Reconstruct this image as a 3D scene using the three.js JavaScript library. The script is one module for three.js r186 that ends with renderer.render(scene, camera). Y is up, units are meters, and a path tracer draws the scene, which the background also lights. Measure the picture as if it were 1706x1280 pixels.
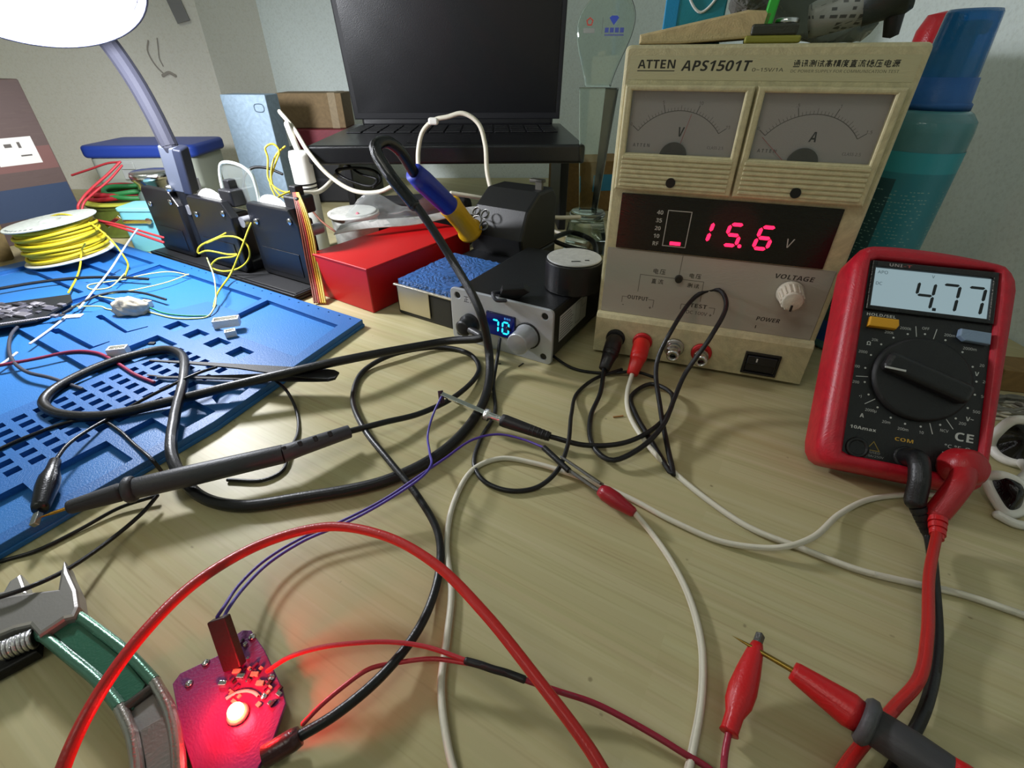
import * as THREE from 'three';
import { RoundedBoxGeometry } from 'three/addons/geometries/RoundedBoxGeometry.js';
import { mergeGeometries, mergeVertices } from 'three/addons/utils/BufferGeometryUtils.js';
import { RectAreaLightUniformsLib } from 'three/addons/lights/RectAreaLightUniformsLib.js';
import { ImprovedNoise } from 'three/addons/math/ImprovedNoise.js';

// ---------------------------------------------------------------- camera, light, exposure
const scene = new THREE.Scene();
scene.background = new THREE.Color(0x000000);
const EYE = 165, FOCAL = 795, PITCH = THREE.MathUtils.degToRad(33.9);          // eye height over the desk in mm, focal length for a 1706 x 1280 frame
const camera = new THREE.PerspectiveCamera(2 * THREE.MathUtils.radToDeg(Math.atan(640 / FOCAL)), 1706 / 1280, 0.01, 20);
camera.position.set(0, EYE / 1000, 0);
camera.rotation.x = -PITCH;
scene.add(camera);
const renderer = new THREE.WebGLRenderer();
renderer.toneMapping = THREE.LinearToneMapping;
renderer.toneMappingExposure = 1.0;
renderer.shadowMap.enabled = true;
RectAreaLightUniformsLib.init();
const LAMP_POWER = 0.38, ROOM_POWER = 3.3;
const LAMP_AT = [-309, 213, -402], LAMP_AIM = [-228, 0, -294];                  // desk lamp head (mm) and the point it faces
{
  const ceilingLight = new THREE.RectAreaLight(new THREE.Color(0.97, 1.0, 0.95), ROOM_POWER, 1.1, 0.5);   // tube fitting behind the photographer
  ceilingLight.position.set(-1.05, 1.80, 0.60); ceilingLight.lookAt(-1.05, 0, 0.60); ceilingLight.castShadow = true;
  scene.add(ceilingLight);
}

// ---------------------------------------------------------------- helpers (all shapes are built in millimetres)
let seed = 7;
const rnd = () => { seed = (seed * 1664525 + 1013904223) >>> 0; return seed / 4294967296; };
const V = (x, y, z) => new THREE.Vector3(x, y, z);
const rad = THREE.MathUtils.degToRad;
const SP = Math.sin(PITCH), CP = Math.cos(PITCH);
function ray(x, y) { const a = (x - 853) / FOCAL, b = (640 - y) / FOCAL; return V(a, b * CP - SP, -b * SP - CP); }
function on(x, y, h = 0) { const d = ray(x, y); return d.multiplyScalar((h - EYE) / d.y).add(V(0, EYE, 0)); }   // the point of the photograph at height h
function dep(x, y, z) { const d = ray(x, y); return d.multiplyScalar(z / d.z).add(V(0, EYE, 0)); }              // the point of the photograph in the plane z
const used = {};
function numbered(n) { used[n] = (used[n] ?? -1) + 1; return used[n] ? n + '_' + String(used[n]).padStart(3, '0') : n; }
function tag(o, label, category, group, kind) { if (label) o.userData.label = label; if (category) o.userData.category = category; if (group) o.userData.group = group; if (kind) o.userData.kind = kind; return o; }
function thing(name, label, category, at = V(0, 0, 0), turn = 0, group) {
  const o = new THREE.Group(); o.name = numbered(name); o.position.copy(at).multiplyScalar(0.001); o.rotation.y = turn; scene.add(o);
  return tag(o, label, category, group);
}
function flat(gs) {
  const out = [].concat(gs).map((g) => {
    let q = g.index ? g.toNonIndexed() : g.clone();
    if (!q.attributes.normal) q.computeVertexNormals();
    if (!q.attributes.uv) q.setAttribute('uv', new THREE.BufferAttribute(new Float32Array(q.attributes.position.count * 2), 2));
    for (const k of Object.keys(q.attributes)) if (!['position', 'normal', 'uv'].includes(k)) q.deleteAttribute(k);
    return q;
  });
  return out.length > 1 ? mergeGeometries(out) : out[0];
}
function boxUV(g) {                                                              // uv in metres / 0.05, by the main direction of each face
  const p = g.attributes.position, uv = g.attributes.uv, n = g.attributes.normal;
  for (let i = 0; i < p.count; i++) {
    const a = Math.abs(n.getX(i)), b = Math.abs(n.getY(i)), c = Math.abs(n.getZ(i));
    const [u, v] = b >= a && b >= c ? [p.getX(i), p.getZ(i)] : a >= c ? [p.getZ(i), p.getY(i)] : [p.getX(i), p.getY(i)];
    uv.setXY(i, u / 50, v / 50);
  }
}
function part(parent, name, gs, mat, opt = {}) {
  const g = flat(gs);
  if (!opt.keep) boxUV(g);
  let c = V(0, 0, 0);
  if (opt.center) { g.computeBoundingBox(); g.boundingBox.getCenter(c); c.y = g.boundingBox.min.y; g.translate(-c.x, -c.y, -c.z); }
  g.scale(0.001, 0.001, 0.001);
  const m = new THREE.Mesh(g, mat); m.name = parent === scene ? numbered(name) : name;
  m.castShadow = m.receiveShadow = true;
  if (opt.center) m.position.copy(c).multiplyScalar(0.001);
  if (opt.label) m.userData.label = opt.label;
  if (opt.kind) m.userData.kind = opt.kind;
  parent.add(m);
  return m;
}
const solo = (name, label, category, gs, mat, group, opt = {}) => tag(part(scene, name, gs, mat, { center: true, ...opt }), label, category, group);
// shapes
const rb = (w, h, d, r, x = 0, y = 0, z = 0) => new RoundedBoxGeometry(w, h, d, 2, Math.min(r, w / 2.01, h / 2.01, d / 2.01)).translate(x, y, z);
const span = (x0, x1, y0, y1, z0, z1, r = 0.6) => rb(x1 - x0, y1 - y0, z1 - z0, r, (x0 + x1) / 2, (y0 + y1) / 2, (z0 + z1) / 2);
const cyl = (r0, r1, h, x = 0, y = 0, z = 0, n = 24) => new THREE.CylinderGeometry(r1, r0, h, n).translate(x, y + h / 2, z);   // stands on y
const lathe = (pts, n = 32) => new THREE.LatheGeometry(pts.map(([r, y]) => new THREE.Vector2(r, y)), n);
const quad = (w, h, x, y, z) => new THREE.PlaneGeometry(w, h).translate(x, y, z);
const sph = (r, x, y, z, n = 16) => new THREE.SphereGeometry(r, n, Math.max(6, n * 0.7 | 0)).translate(x, y, z);
function poly(pts, holes = []) {
  const s = new THREE.Shape(pts.map(([x, y]) => new THREE.Vector2(x, y)));
  for (const h of holes) s.holes.push(h.isPath ? h : new THREE.Path(h.map(([x, y]) => new THREE.Vector2(x, y))));
  return s;
}
const rectPts = (x0, x1, y0, y1) => [[x0, y0], [x1, y0], [x1, y1], [x0, y1]];
function roundRect(x0, x1, y0, y1, r, S = THREE.Shape) {
  const s = new S();
  s.moveTo(x0 + r, y0); s.lineTo(x1 - r, y0); s.quadraticCurveTo(x1, y0, x1, y0 + r); s.lineTo(x1, y1 - r); s.quadraticCurveTo(x1, y1, x1 - r, y1);
  s.lineTo(x0 + r, y1); s.quadraticCurveTo(x0, y1, x0, y1 - r); s.lineTo(x0, y0 + r); s.quadraticCurveTo(x0, y0, x0 + r, y0);
  if (S === THREE.Path) s.isPath = true;
  return s;
}
const ext = (shape, depth, bevel = 0, seg = 2) => new THREE.ExtrudeGeometry(shape, { depth: Math.max(0.01, depth - 2 * bevel), bevelEnabled: bevel > 0, bevelSize: bevel, bevelThickness: bevel, bevelOffset: -bevel, bevelSegments: seg, curveSegments: 10 }).translate(0, 0, bevel);
const lay = (g) => g.rotateX(-Math.PI / 2);                                      // an outline in x, -z laid flat, depth upwards
function tube(pts, r, seg, n = 8, closed = false) {
  const c = new THREE.CatmullRomCurve3(pts, closed, 'centripetal'), L = c.getLength();
  const gs = [new THREE.TubeGeometry(c, seg ?? Math.min(260, Math.max(12, Math.round(L / Math.max(1.6, r * 1.1)))), r, n, closed)];
  if (!closed) { gs.push(sph(r, ...pts[0].toArray(), 8)); gs.push(sph(r, ...pts[pts.length - 1].toArray(), 8)); }
  return flat(gs);
}
function along(g, a, b) {                                                        // turns a shape built up the y axis from 0 so that it runs from a towards b
  const q = new THREE.Quaternion().setFromUnitVectors(V(0, 1, 0), b.clone().sub(a).normalize());
  return g.applyQuaternion(q).translate(a.x, a.y, a.z);
}
// the desk grain, mat, cartons and soldering gear share the direction of the desk
const DESK = rad(30.8), DC = Math.cos(DESK), DS = Math.sin(DESK);
const MAT0 = V(-364.4, 0, -462.6), MATH = 6;
const bench = (u, v, y = 0) => V(MAT0.x + u * DC - v * DS, y, MAT0.z + u * DS + v * DC);
function benchUV(p) { const x = p.x - MAT0.x, z = p.z - MAT0.z; return [x * DC + z * DS, -x * DS + z * DC]; }
const MAT_EDGE = [[-88, -10], [289, -10], [299, 50], [311, 120], [313, 200], [314, 300], [-88, 300]];
function onMat(p) {
  const [u, v] = benchUV(p); let inside = false;
  for (let i = 0, j = MAT_EDGE.length - 1; i < MAT_EDGE.length; j = i++) { const [a, b] = MAT_EDGE[i], [c, d] = MAT_EDGE[j]; if ((b > v) !== (d > v) && u < (c - a) * (v - b) / (d - b) + a) inside = !inside; }
  return inside;
}
function at(p, r) {                                                              // [x, y] lies on desk or mat, [x, y, h] at height h, [x, y, null, z] in the plane z
  if (p.isVector3) return p;
  if (p.length === 4) return dep(p[0], p[1], p[3]);
  if (p.length === 3) return on(p[0], p[1], p[2]);
  let q = on(p[0], p[1], r + 0.2);
  if (onMat(q)) q = on(p[0], p[1], MATH + r + 0.2);
  return q;
}
const wire = (pts, r, seg, n) => tube(pts.map((p) => at(p, r)), r, seg, n);

// ---------------------------------------------------------------- textures
const noise = new ImprovedNoise();
function canvasTex(w, h, draw, srgb = true) {
  const c = document.createElement('canvas'); c.width = w; c.height = h; draw(c.getContext('2d'), w, h);
  const t = new THREE.CanvasTexture(c); if (srgb) t.colorSpace = THREE.SRGBColorSpace; t.magFilter = THREE.LinearFilter; t.wrapS = t.wrapT = THREE.RepeatWrapping; t.anisotropy = 8;
  return t;
}
function grainTex(size, f, srgb = false) {                                       // greyscale fractal noise that tiles
  const d = new Uint8Array(size * size * 4);
  for (let y = 0; y < size; y++) for (let x = 0; x < size; x++) {
    const v = THREE.MathUtils.clamp(f(x / size, y / size), 0, 1) * 255, i = (y * size + x) * 4;
    d[i] = d[i + 1] = d[i + 2] = v; d[i + 3] = 255;
  }
  const t = new THREE.DataTexture(d, size, size); t.magFilter = THREE.LinearFilter; t.minFilter = THREE.LinearFilter; t.wrapS = t.wrapT = THREE.RepeatWrapping; if (srgb) t.colorSpace = THREE.SRGBColorSpace; t.needsUpdate = true;
  return t;
}
const ring = (u, v, k, s) => noise.noise(Math.cos(u * 6.2832) * k + s, Math.sin(u * 6.2832) * k + Math.cos(v * 6.2832) * k, Math.sin(v * 6.2832) * k + s);
const fineTex = grainTex(256, (u, v) => 0.5 + 0.3 * ring(u, v, 12, 3) + 0.25 * ring(u, v, 30, 9));
const coarseTex = grainTex(256, (u, v) => 0.5 + 0.5 * ring(u, v, 3, 5) + 0.2 * ring(u, v, 9, 2));
const smudgeTex = grainTex(256, (u, v) => 0.93 + 0.07 * ring(u, v, 2.2, 14) + 0.04 * ring(u, v, 8, 4) + 0.03 * ring(u, v, 26, 8), true);
const mats = {};
function M(color, roughness = 0.5, metalness = 0, opt = {}) {
  const key = JSON.stringify([color, roughness, metalness, Object.keys(opt).map((k) => [k, opt[k]?.uuid ?? opt[k]])]);
  return mats[key] ??= new THREE.MeshPhysicalMaterial({ color, roughness, metalness, bumpMap: fineTex, bumpScale: 0.00012, side: THREE.DoubleSide, ...opt });
}
const worn = (color, r = 0.5, opt = {}) => M(color, r, 0, { map: smudgeTex, ...opt });
const glow = (color, k, opt = {}) => new THREE.MeshStandardMaterial({ color: 0x111111, roughness: 0.6, emissive: color, emissiveIntensity: k, ...opt });
const black = M('#0d0d10', 0.42), blackMatt = M('#101012', 0.65), blackCord = M('#09090c', 0.4), rubber = M('#26272b', 0.6), steel = M('#b9b9b4', 0.28, 1), darkSteel = M('#6d6b68', 0.38, 1), chrome = M('#d8d8d8', 0.16, 1);
const whitePlastic = M('#e4e2da', 0.45), whiteCord = M('#d8d2c0', 0.5), cream = worn('#d6cca2', 0.5), clear = M('#ffffff', 0.06, 0, { transmission: 1, thickness: 0, bumpScale: 0, ior: 1.45 });
const redCord = M('#b81f1c', 0.38), redRubber = M('#c0161c', 0.38), yellowWire = M('#d4c22e', 0.45), brass = M('#b98b3a', 0.3, 1);

// strokes of the printed characters on a 10 x 10 grid
const CJK = {
  zheng: [[1, 1, 9, 1], [5, 1, 5, 9], [5, 5, 8, 5], [2.5, 4.5, 2.5, 9], [0.5, 9, 9.5, 9]],
  dian: [[5, 0, 5, 3.5], [5, 1.8, 8.5, 1.8], [2, 3.5, 8, 3.5], [2, 3.5, 2, 6.6], [8, 3.5, 8, 6.6], [2, 6.6, 8, 6.6], [1.6, 8, 0.8, 9.6], [4, 8.2, 4.3, 9.4], [6, 8.2, 6.6, 9.4], [8.2, 8, 9.3, 9.6]],
  tong: [[1, 1, 2, 2], [0.5, 4, 2, 4], [2, 4, 2, 8], [0.5, 9.3, 9.5, 9.3], [4, 1, 8.5, 1], [4, 3, 9, 3], [4, 3, 4, 8], [9, 3, 9, 8], [4, 5.3, 9, 5.3], [6.5, 1.5, 6.5, 8]],
  xun: [[1, 1, 2, 2], [0.5, 4, 2, 4], [2, 4, 2, 9], [2, 9, 3.5, 8], [4, 1, 8, 1], [8, 1, 8.4, 7], [8.4, 7, 9.6, 9], [4, 5, 7.6, 5], [6, 1, 6, 9.4]],
  ce: [[1, 1, 1.8, 2], [0.5, 4, 1.4, 5], [1, 9.2, 1.8, 6.5], [3, 1, 6, 1], [3, 1, 3, 7], [6, 1, 6, 7], [4.5, 2.4, 4.5, 7], [4.2, 7.6, 3, 9.4], [5, 7.8, 6, 9.2], [7.5, 2, 7.5, 7], [9.3, 0.6, 9.3, 9.4]],
  shi: [[1, 1, 2, 2], [0.5, 4, 2, 4], [2, 4, 2, 9], [3.5, 2.4, 9.6, 2.4], [7, 0.5, 7.8, 6], [7.8, 6, 9.6, 9.4], [4, 5, 7, 5], [5.5, 5, 5.5, 8.6], [4, 8.8, 7, 8.2]],
  gao: [[5, 0, 5, 1.6], [1, 1.8, 9, 1.8], [3, 3, 7, 3], [3, 3, 3, 4.5], [7, 3, 7, 4.5], [3, 4.5, 7, 4.5], [1, 5.7, 9, 5.7], [1, 5.7, 1, 9.5], [9, 5.7, 9, 9.5], [3.5, 7, 6.5, 7], [3.5, 8.7, 6.5, 8.7], [3.5, 7, 3.5, 8.7], [6.5, 7, 6.5, 8.7]],
  jing: [[2, 0.5, 2, 9.5], [0.4, 4, 3.8, 4], [0.6, 1.4, 1.2, 3], [3.4, 1.4, 2.8, 3], [1.6, 5, 0.5, 7.6], [4.8, 1.2, 9.6, 1.2], [5, 2.6, 9.4, 2.6], [4.6, 4, 9.8, 4], [7.2, 0.3, 7.2, 4], [5.4, 5.2, 9, 5.2], [5.4, 5.2, 5.4, 9.5], [9, 5.2, 9, 9.5], [5.4, 6.6, 9, 6.6], [5.4, 8, 9, 8]],
  du: [[5, 0, 5, 1.4], [1.4, 1.5, 9.6, 1.5], [1.4, 1.5, 0.6, 9.5], [2.8, 3.4, 9.2, 3.4], [4.4, 2.2, 4.4, 5], [7.4, 2.2, 7.4, 5], [4.4, 5, 7.4, 5], [3, 6.2, 8.6, 6.2], [8.6, 6.2, 3, 9.4], [4, 7, 9.4, 9.4]],
  zhi: [[1, 1.4, 9, 1.4], [5, 0, 5, 3], [2.4, 3, 7.6, 3], [2.4, 3, 2.4, 9], [7.6, 3, 7.6, 9], [2.4, 4.6, 7.6, 4.6], [2.4, 6.2, 7.6, 6.2], [2.4, 7.6, 7.6, 7.6], [0.5, 9.2, 9.5, 9.2]],
  liu: [[1, 1, 1.8, 2], [0.5, 4, 1.4, 5], [1, 9.2, 1.8, 6.5], [6.2, 0, 6.2, 1.6], [3, 1.8, 9.6, 1.8], [5.6, 2.4, 3.6, 4.6], [3.6, 4.6, 9, 4.4], [4.2, 5.6, 3.4, 9.4], [6.4, 5.6, 6.4, 9.2], [8.6, 5.6, 8.6, 9.2], [8.6, 9.2, 9.8, 8.6]],
  wen: [[2, 0.5, 2, 9.5], [0.4, 3, 3.8, 3], [1.6, 4.4, 0.5, 7], [6, 0.4, 4.6, 2.6], [6, 1, 8.4, 1], [4.8, 3, 8.8, 3], [4.8, 4.4, 8.8, 4.4], [4.8, 5.8, 8.8, 5.8], [8.8, 3, 8.8, 5.8], [4.6, 7, 4.2, 9.2], [6, 7, 6.4, 9.2], [6.4, 9.2, 8.6, 9.2], [9, 7, 9.8, 9]],
  ya: [[1, 1, 9.4, 1], [1.6, 1, 0.6, 9.5], [3, 4.6, 9, 4.6], [5.8, 2.6, 5.8, 9], [2.4, 9, 9.6, 9], [7.4, 6, 8.6, 7.4]],
  dianqi: [[1.4, 2, 8.4, 2], [1.4, 2, 1.4, 6.8], [8.4, 2, 8.4, 6.8], [1.4, 4.4, 8.4, 4.4], [1.4, 6.8, 8.4, 6.8], [4.9, 0.2, 4.9, 9], [4.9, 9.2, 9.6, 9.2], [9.6, 9.2, 9.6, 8]],
  yuan: [[1, 1, 1.8, 2], [0.5, 4, 1.4, 5], [1, 9.2, 1.8, 6.5], [3, 1, 9.6, 1], [3.2, 1, 2.8, 9.4], [4.6, 2.8, 8.8, 2.8], [4.6, 2.8, 4.6, 5.6], [8.8, 2.8, 8.8, 5.6], [4.6, 4.2, 8.8, 4.2], [4.6, 5.6, 8.8, 5.6], [6.7, 5.6, 6.7, 9.4], [5, 7, 4.2, 9], [8.4, 7, 9.4, 9]],
};
function cjk(g, names, x, y, size, gap, lw) {
  g.lineWidth = lw; g.lineCap = 'butt';
  names.forEach((n, i) => { for (const [a, b, c, d] of CJK[n]) { g.beginPath(); g.moveTo(x + i * (size + gap) + a * size / 10, y + b * size / 10); g.lineTo(x + i * (size + gap) + c * size / 10, y + d * size / 10); g.stroke(); } });
}
function fit(g, text, x, y, w, font) { g.font = font; const m = g.measureText(text).width; g.save(); g.translate(x, y); g.scale(w / m, 1); g.fillText(text, 0, 0); g.restore(); }
// seven-segment figures: segments a b c d e f g as small slabs, x to the right, y up
const SEG = { 0: 'abcdef', 1: 'bc', 4: 'bcfg', 5: 'acdfg', 6: 'acdefg', 7: 'abc', l: 'ef' };
function segShape(id, w, h, t, slant, depth) {
  const k = t * 0.25, hz = (y) => [[k, y], [k + t / 2, y + t / 2], [w - k - t / 2, y + t / 2], [w - k, y], [w - k - t / 2, y - t / 2], [k + t / 2, y - t / 2]];
  const vt = (x, y0, y1) => [[x, y0 + k], [x + t / 2, y0 + k + t / 2], [x + t / 2, y1 - k - t / 2], [x, y1 - k], [x - t / 2, y1 - k - t / 2], [x - t / 2, y0 + k + t / 2]];
  const p = { a: hz(h), g: hz(h / 2), d: hz(0), f: vt(0, h / 2, h), e: vt(0, 0, h / 2), b: vt(w, h / 2, h), c: vt(w, 0, h / 2) }[id];
  return ext(poly(p.map(([x, y]) => [x + y * slant, y])), depth);
}

// ---------------------------------------------------------------- the room and the desk
const wallTex = canvasTex(1024, 1024, (g, w, h) => {
  g.fillStyle = '#fff'; g.fillRect(0, 0, w, h);
  for (let i = 0; i < 2600; i++) { const a = 0.012 + rnd() * 0.02; g.fillStyle = rnd() < 0.5 ? `rgba(120,118,100,${a})` : `rgba(255,255,255,${a})`; const r = 4 + rnd() * 26; g.beginPath(); g.ellipse(rnd() * w, rnd() * h, r, r * (0.4 + rnd()), rnd() * 3, 0, 7); g.fill(); }
});
const wallMat = M('#e4eeec', 0.9, 0, { map: wallTex, bumpMap: coarseTex, bumpScale: 0.00003 });
const structure = (name, gs, mat) => tag(part(scene, name, gs, mat), null, null, null, 'structure');
structure('floor', span(-2000, 460, -800, -750, -1100, 1700), worn('#7a7670', 0.7));
structure('ceiling', span(-2000, 460, 1850, 1900, -1100, 1700), wallMat);
structure('wall_back', span(-2000, 460, -750, 1850, -1100, -890), wallMat);
structure('wall_left', span(-2100, -2000, -750, 1850, -1100, 1700), wallMat);
structure('wall_right', span(362, 460, -750, 1850, -890, 1700), wallMat);
structure('wall_front', span(-2000, 460, -750, 1850, 1600, 1700), wallMat);
const columnTex = canvasTex(1024, 1024, (g, w, h) => {
  g.fillStyle = '#fff'; g.fillRect(0, 0, w, h);
  for (let i = 0; i < 1500; i++) { g.fillStyle = `rgba(150,140,100,${0.01 + rnd() * 0.02})`; const r = 4 + rnd() * 26; g.beginPath(); g.ellipse(rnd() * w, rnd() * h, r, r * (0.4 + rnd()), rnd() * 3, 0, 7); g.fill(); }
});
structure('wall_column', lay(ext(poly([[-2000, 890], [-2000, 800], [-417, 800], [-374, 890]]), 2600)).translate(0, -750, 0), M('#ece9de', 0.9, 0, { map: columnTex, bumpMap: coarseTex, bumpScale: 0.00003 }));
{ // old scuff marks on the column beside the lamp
  const m = M('#a49d93', 0.9), s = thing('wall_scuff', 'grey hooked scuff mark on the pale wall right of the lamp arm', 'scuff', dep(270, 110, -799));
  const o = dep(270, 110, -799), gs = [];
  for (const [line, r] of [[[[247, 68], [246, 84], [252, 98], [262, 112], [272, 122]], 1.1], [[[262, 64], [264, 82], [266, 98], [272, 110]], 0.8], [[[272, 126], [282, 121], [292, 126]], 2.2]])
    gs.push(tube(line.map(([x, y]) => dep(x, y, -799.5).sub(o)), r, 14, 6).scale(1, 1, 0.2));
  part(s, 'scuff', gs, m);
  const n = dep(296, 15, -798);
  solo('wall_notice', 'small grey card hanging on the wall above the scuff mark', 'card', span(-9, 9, -14, 34, -1, 0.6, 0.3).rotateZ(0.2).translate(n.x, n.y, n.z), M('#8f8d8c', 0.8));
}
// desk of pale maple laminate, grain along the desk
const woodTex = canvasTex(2048, 2048, (g, w, h) => {
  g.fillStyle = '#b5ab82'; g.fillRect(0, 0, w, h);
  for (let i = 0; i < 900; i++) { const a = 0.02 + rnd() * 0.05; g.fillStyle = rnd() < 0.5 ? `rgba(150,128,84,${a})` : `rgba(240,232,205,${a})`; const x = rnd() * w, y = rnd() * h, l = 200 + rnd() * 900, t = 2 + rnd() * 12; for (const dx of [0, -w]) { g.beginPath(); g.ellipse(x + dx, y, l, t, 0, 0, 7); g.fill(); } }
  for (let i = 0; i < 2600; i++) { const a = 0.03 + rnd() * 0.1; g.fillStyle = `rgba(120,98,62,${a})`; const x = rnd() * w, y = rnd() * h, l = 20 + rnd() * 130, t = 0.5 + rnd() * 1.1; for (const dx of [0, -w]) { g.beginPath(); g.ellipse(x + dx, y, l, t, 0, 0, 7); g.fill(); } }
  for (let i = 0; i < 60; i++) { g.fillStyle = `rgba(60,48,30,${0.12 + rnd() * 0.3})`; g.beginPath(); g.ellipse(rnd() * w, rnd() * h, 0.8 + rnd() * 2, 0.8 + rnd() * 1.6, 0, 0, 7); g.fill(); }
});
{
  const desk = thing('desk', 'pale maple desk top under all the cables', 'desk');
  const top = flat(lay(ext(poly([[-1190, -320], [360, -320], [360, 888], [-373, 888], [-416, 798], [-1190, 798]]), 28, 1)).translate(0, -28, 0));
  const p = top.attributes.position, uv = top.attributes.uv;
  for (let i = 0; i < p.count; i++) { const x = p.getX(i), z = p.getZ(i) + p.getY(i); uv.setXY(i, (x * DC + z * DS) / 620, (-x * DS + z * DC) / 620); }
  part(desk, 'desk_top', top, M('#ffffff', 0.42, 0, { map: woodTex, bumpMap: coarseTex, bumpScale: 0.00005, specularIntensity: 0.5 }), { keep: true });
  for (const x of [-1160, 330]) for (const z of [-730, 290]) part(desk, 'leg', span(x - 22, x + 22, -750, -28, z - 22, z + 22, 2), worn('#8b8a86', 0.5));
}
{ // ceiling fitting behind the photographer
  const f = thing('ceiling_light', 'ceiling tube fitting outside the frame', 'light', V(-1050, 1812, 600));
  part(f, 'housing', span(-560, 560, 0, 38, -260, 260, 4), whitePlastic);
  part(f, 'diffuser', span(-545, 545, -6, 0, -248, 248, 1), glow(0xfff2d0, 1.5));
}

// ---------------------------------------------------------------- bench power supply
{
  const psu = thing('power_supply', 'cream bench power supply with two dial meters and red digits', 'power supply', V(56.4, 0, -289), -rad(19.7));
  const beige = cream, pale = worn('#aba69a', 0.5), ink = '#26261f';
  part(psu, 'case', [rb(128.7, 168, 190, 3, 64.35, 88.6, -99)], beige);
  part(psu, 'front_bezel', [ext(roundRect(0, 128.7, 4, 172.6, 3), 9, 1.5).translate(0, 0, -9)], beige);
  for (const [x, z] of [[10, -12], [118, -12], [10, -185], [118, -185]]) part(psu, 'foot', cyl(6, 7, 5, x, 0, z), blackMatt);
  part(psu, 'name_plate', quad(123, 10, 64.4, 163.2, 0.15), M('#ffffff', 0.5, 0, { map: canvasTex(1536, 126, (g, w, h) => {
    g.fillStyle = '#c2bc96'; g.fillRect(0, 0, w, h); g.fillStyle = ink; g.strokeStyle = ink;
    const k = w / 123;
    fit(g, 'ATTEN', 4.0 * k, 66, 18.5 * k, 'bold 62px sans-serif'); g.fillRect(4 * k, 76, 18 * k, 5);
    g.save(); g.transform(1, 0, -0.18, 1, 16, 0); fit(g, 'APS1501T', 24.8 * k, 78, 31 * k, 'bold 74px sans-serif'); g.restore();
    fit(g, '0~15V/1A', 57 * k, 80, 13.5 * k, '26px sans-serif');
    cjk(g, ['tong', 'xun', 'ce', 'shi', 'gao', 'jing', 'du', 'zhi', 'liu', 'wen', 'ya', 'dianqi', 'yuan'], 74 * k, 22, 36, 4.5, 4.5);
    g.globalAlpha = 0.7; fit(g, 'DC POWER SUPPLY FOR COMMUNICATION TEST', 73.5 * k, 84, 43 * k, '20px sans-serif');
  }) }), { keep: true });
  // the two meters
  const dial = (letter, marks) => canvasTex(640, 352, (g, w, h) => {
    g.fillStyle = '#a09b98'; g.fillRect(0, 0, w, h); const cx = w * 0.47, cy = h * 1.16, R = h * 0.86;
    g.strokeStyle = '#4a4640'; g.fillStyle = '#4a4640'; g.lineWidth = 4; g.beginPath(); g.arc(cx, cy, R, -Math.PI * 0.79, -Math.PI * 0.21); g.stroke();
    for (let i = 0; i <= 30; i++) { const a = -Math.PI * (0.79 - 0.58 * i / 30), l = i % 10 === 0 ? 46 : i % 5 === 0 ? 30 : 18; g.lineWidth = i % 10 === 0 ? 4 : 2; g.beginPath(); g.moveTo(cx + Math.cos(a) * R, cy + Math.sin(a) * R); g.lineTo(cx + Math.cos(a) * (R + l), cy + Math.sin(a) * (R + l)); g.stroke(); }
    g.font = '24px sans-serif'; g.textAlign = 'center';
    marks.forEach((m, i) => { const a = -Math.PI * (0.79 - 0.58 * i / (marks.length - 1)); g.fillText(m, cx + Math.cos(a) * (R + 58), cy + Math.sin(a) * (R + 58) + 8); });
    g.fillStyle = '#1c1a18'; g.font = 'bold 74px sans-serif'; g.save(); g.transform(1, 0, -0.12, 1, cx + 16, h * 0.70); g.scale(0.8, 1); g.fillText(letter, 0, 0); g.restore();
    g.globalAlpha = 0.65; g.font = 'bold 26px sans-serif'; g.textAlign = 'left'; g.fillText('A T T E N', 40, h - 38); g.font = '22px sans-serif'; g.fillText('CLASS 2.5', w - 150, h - 42);
  });
  for (const [x0, x1, letter, marks, hx, hy, needle] of [[2.6, 63.2, 'V', ['0', '5', '10', '15'], 32.4, 111.6, 0.62], [64.3, 124.6, 'A', ['0', '.5', '1', '1.5'], 93.4, 110.8, 0.02]]) {
    const name = letter === 'V' ? 'volt_meter' : 'ampere_meter';
    const m = part(psu, name, [ext(poly(rectPts(x0, x1, 106.5, 156.2), [rectPts(x0 + 3.6, x1 - 3.8, 125, 153.6)]), 4.2, 0.9)], beige, { label: letter === 'V' ? 'meter marked V' : 'meter marked A' });
    const mx = (x0 + x1) / 2;
    part(m, 'dial_face', quad(x1 - x0 - 7, 29, mx, 139.3, 0.5), M('#ffffff', 0.6, 0, { map: dial(letter, marks) }), { keep: true });
    const gs = []; for (let i = 0; i < 7; i++) gs.push(span(x0 + 2.4, x1 - 2.4, 108.4 + i * 2.3, 109.8 + i * 2.3, 4, 4.8, 0.3));
    for (const g of gs) part(m, 'rib', g, beige);
    part(m, 'needle_cover', new THREE.CylinderGeometry(7, 7, 1.4, 24, 1, false, -Math.PI / 2, Math.PI).rotateX(-Math.PI / 2).translate(mx - 2, 123.8, 1.4), M('#3a3730', 0.5));
    const a = Math.PI * (0.79 - 0.58 * needle), px = mx - 2, py = 117.5;
    part(m, 'needle', along(cyl(0.16, 0.12, 27, 0, 0, 0, 6), V(px, py, 1.6), V(px + Math.cos(a), py + Math.sin(a), 1.6)), M('#a0302c', 0.5));
    part(m, 'adjust_hole', cyl(2.5, 2.5, 1, 0, 0, 0).rotateX(Math.PI / 2).translate(hx, hy, 4.2), M('#0d0c0b', 0.4));
    part(m, 'meter_glass', span(x0 + 3.7, x1 - 3.9, 125.1, 153.5, 2.9, 3.2, 0.05), clear);
  }
  // display
  const dp = part(psu, 'display_panel', span(7, 118.4, 72.8, 104, -0.5, 1.2, 0.3), M('#0b0a0a', 0.16));
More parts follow.
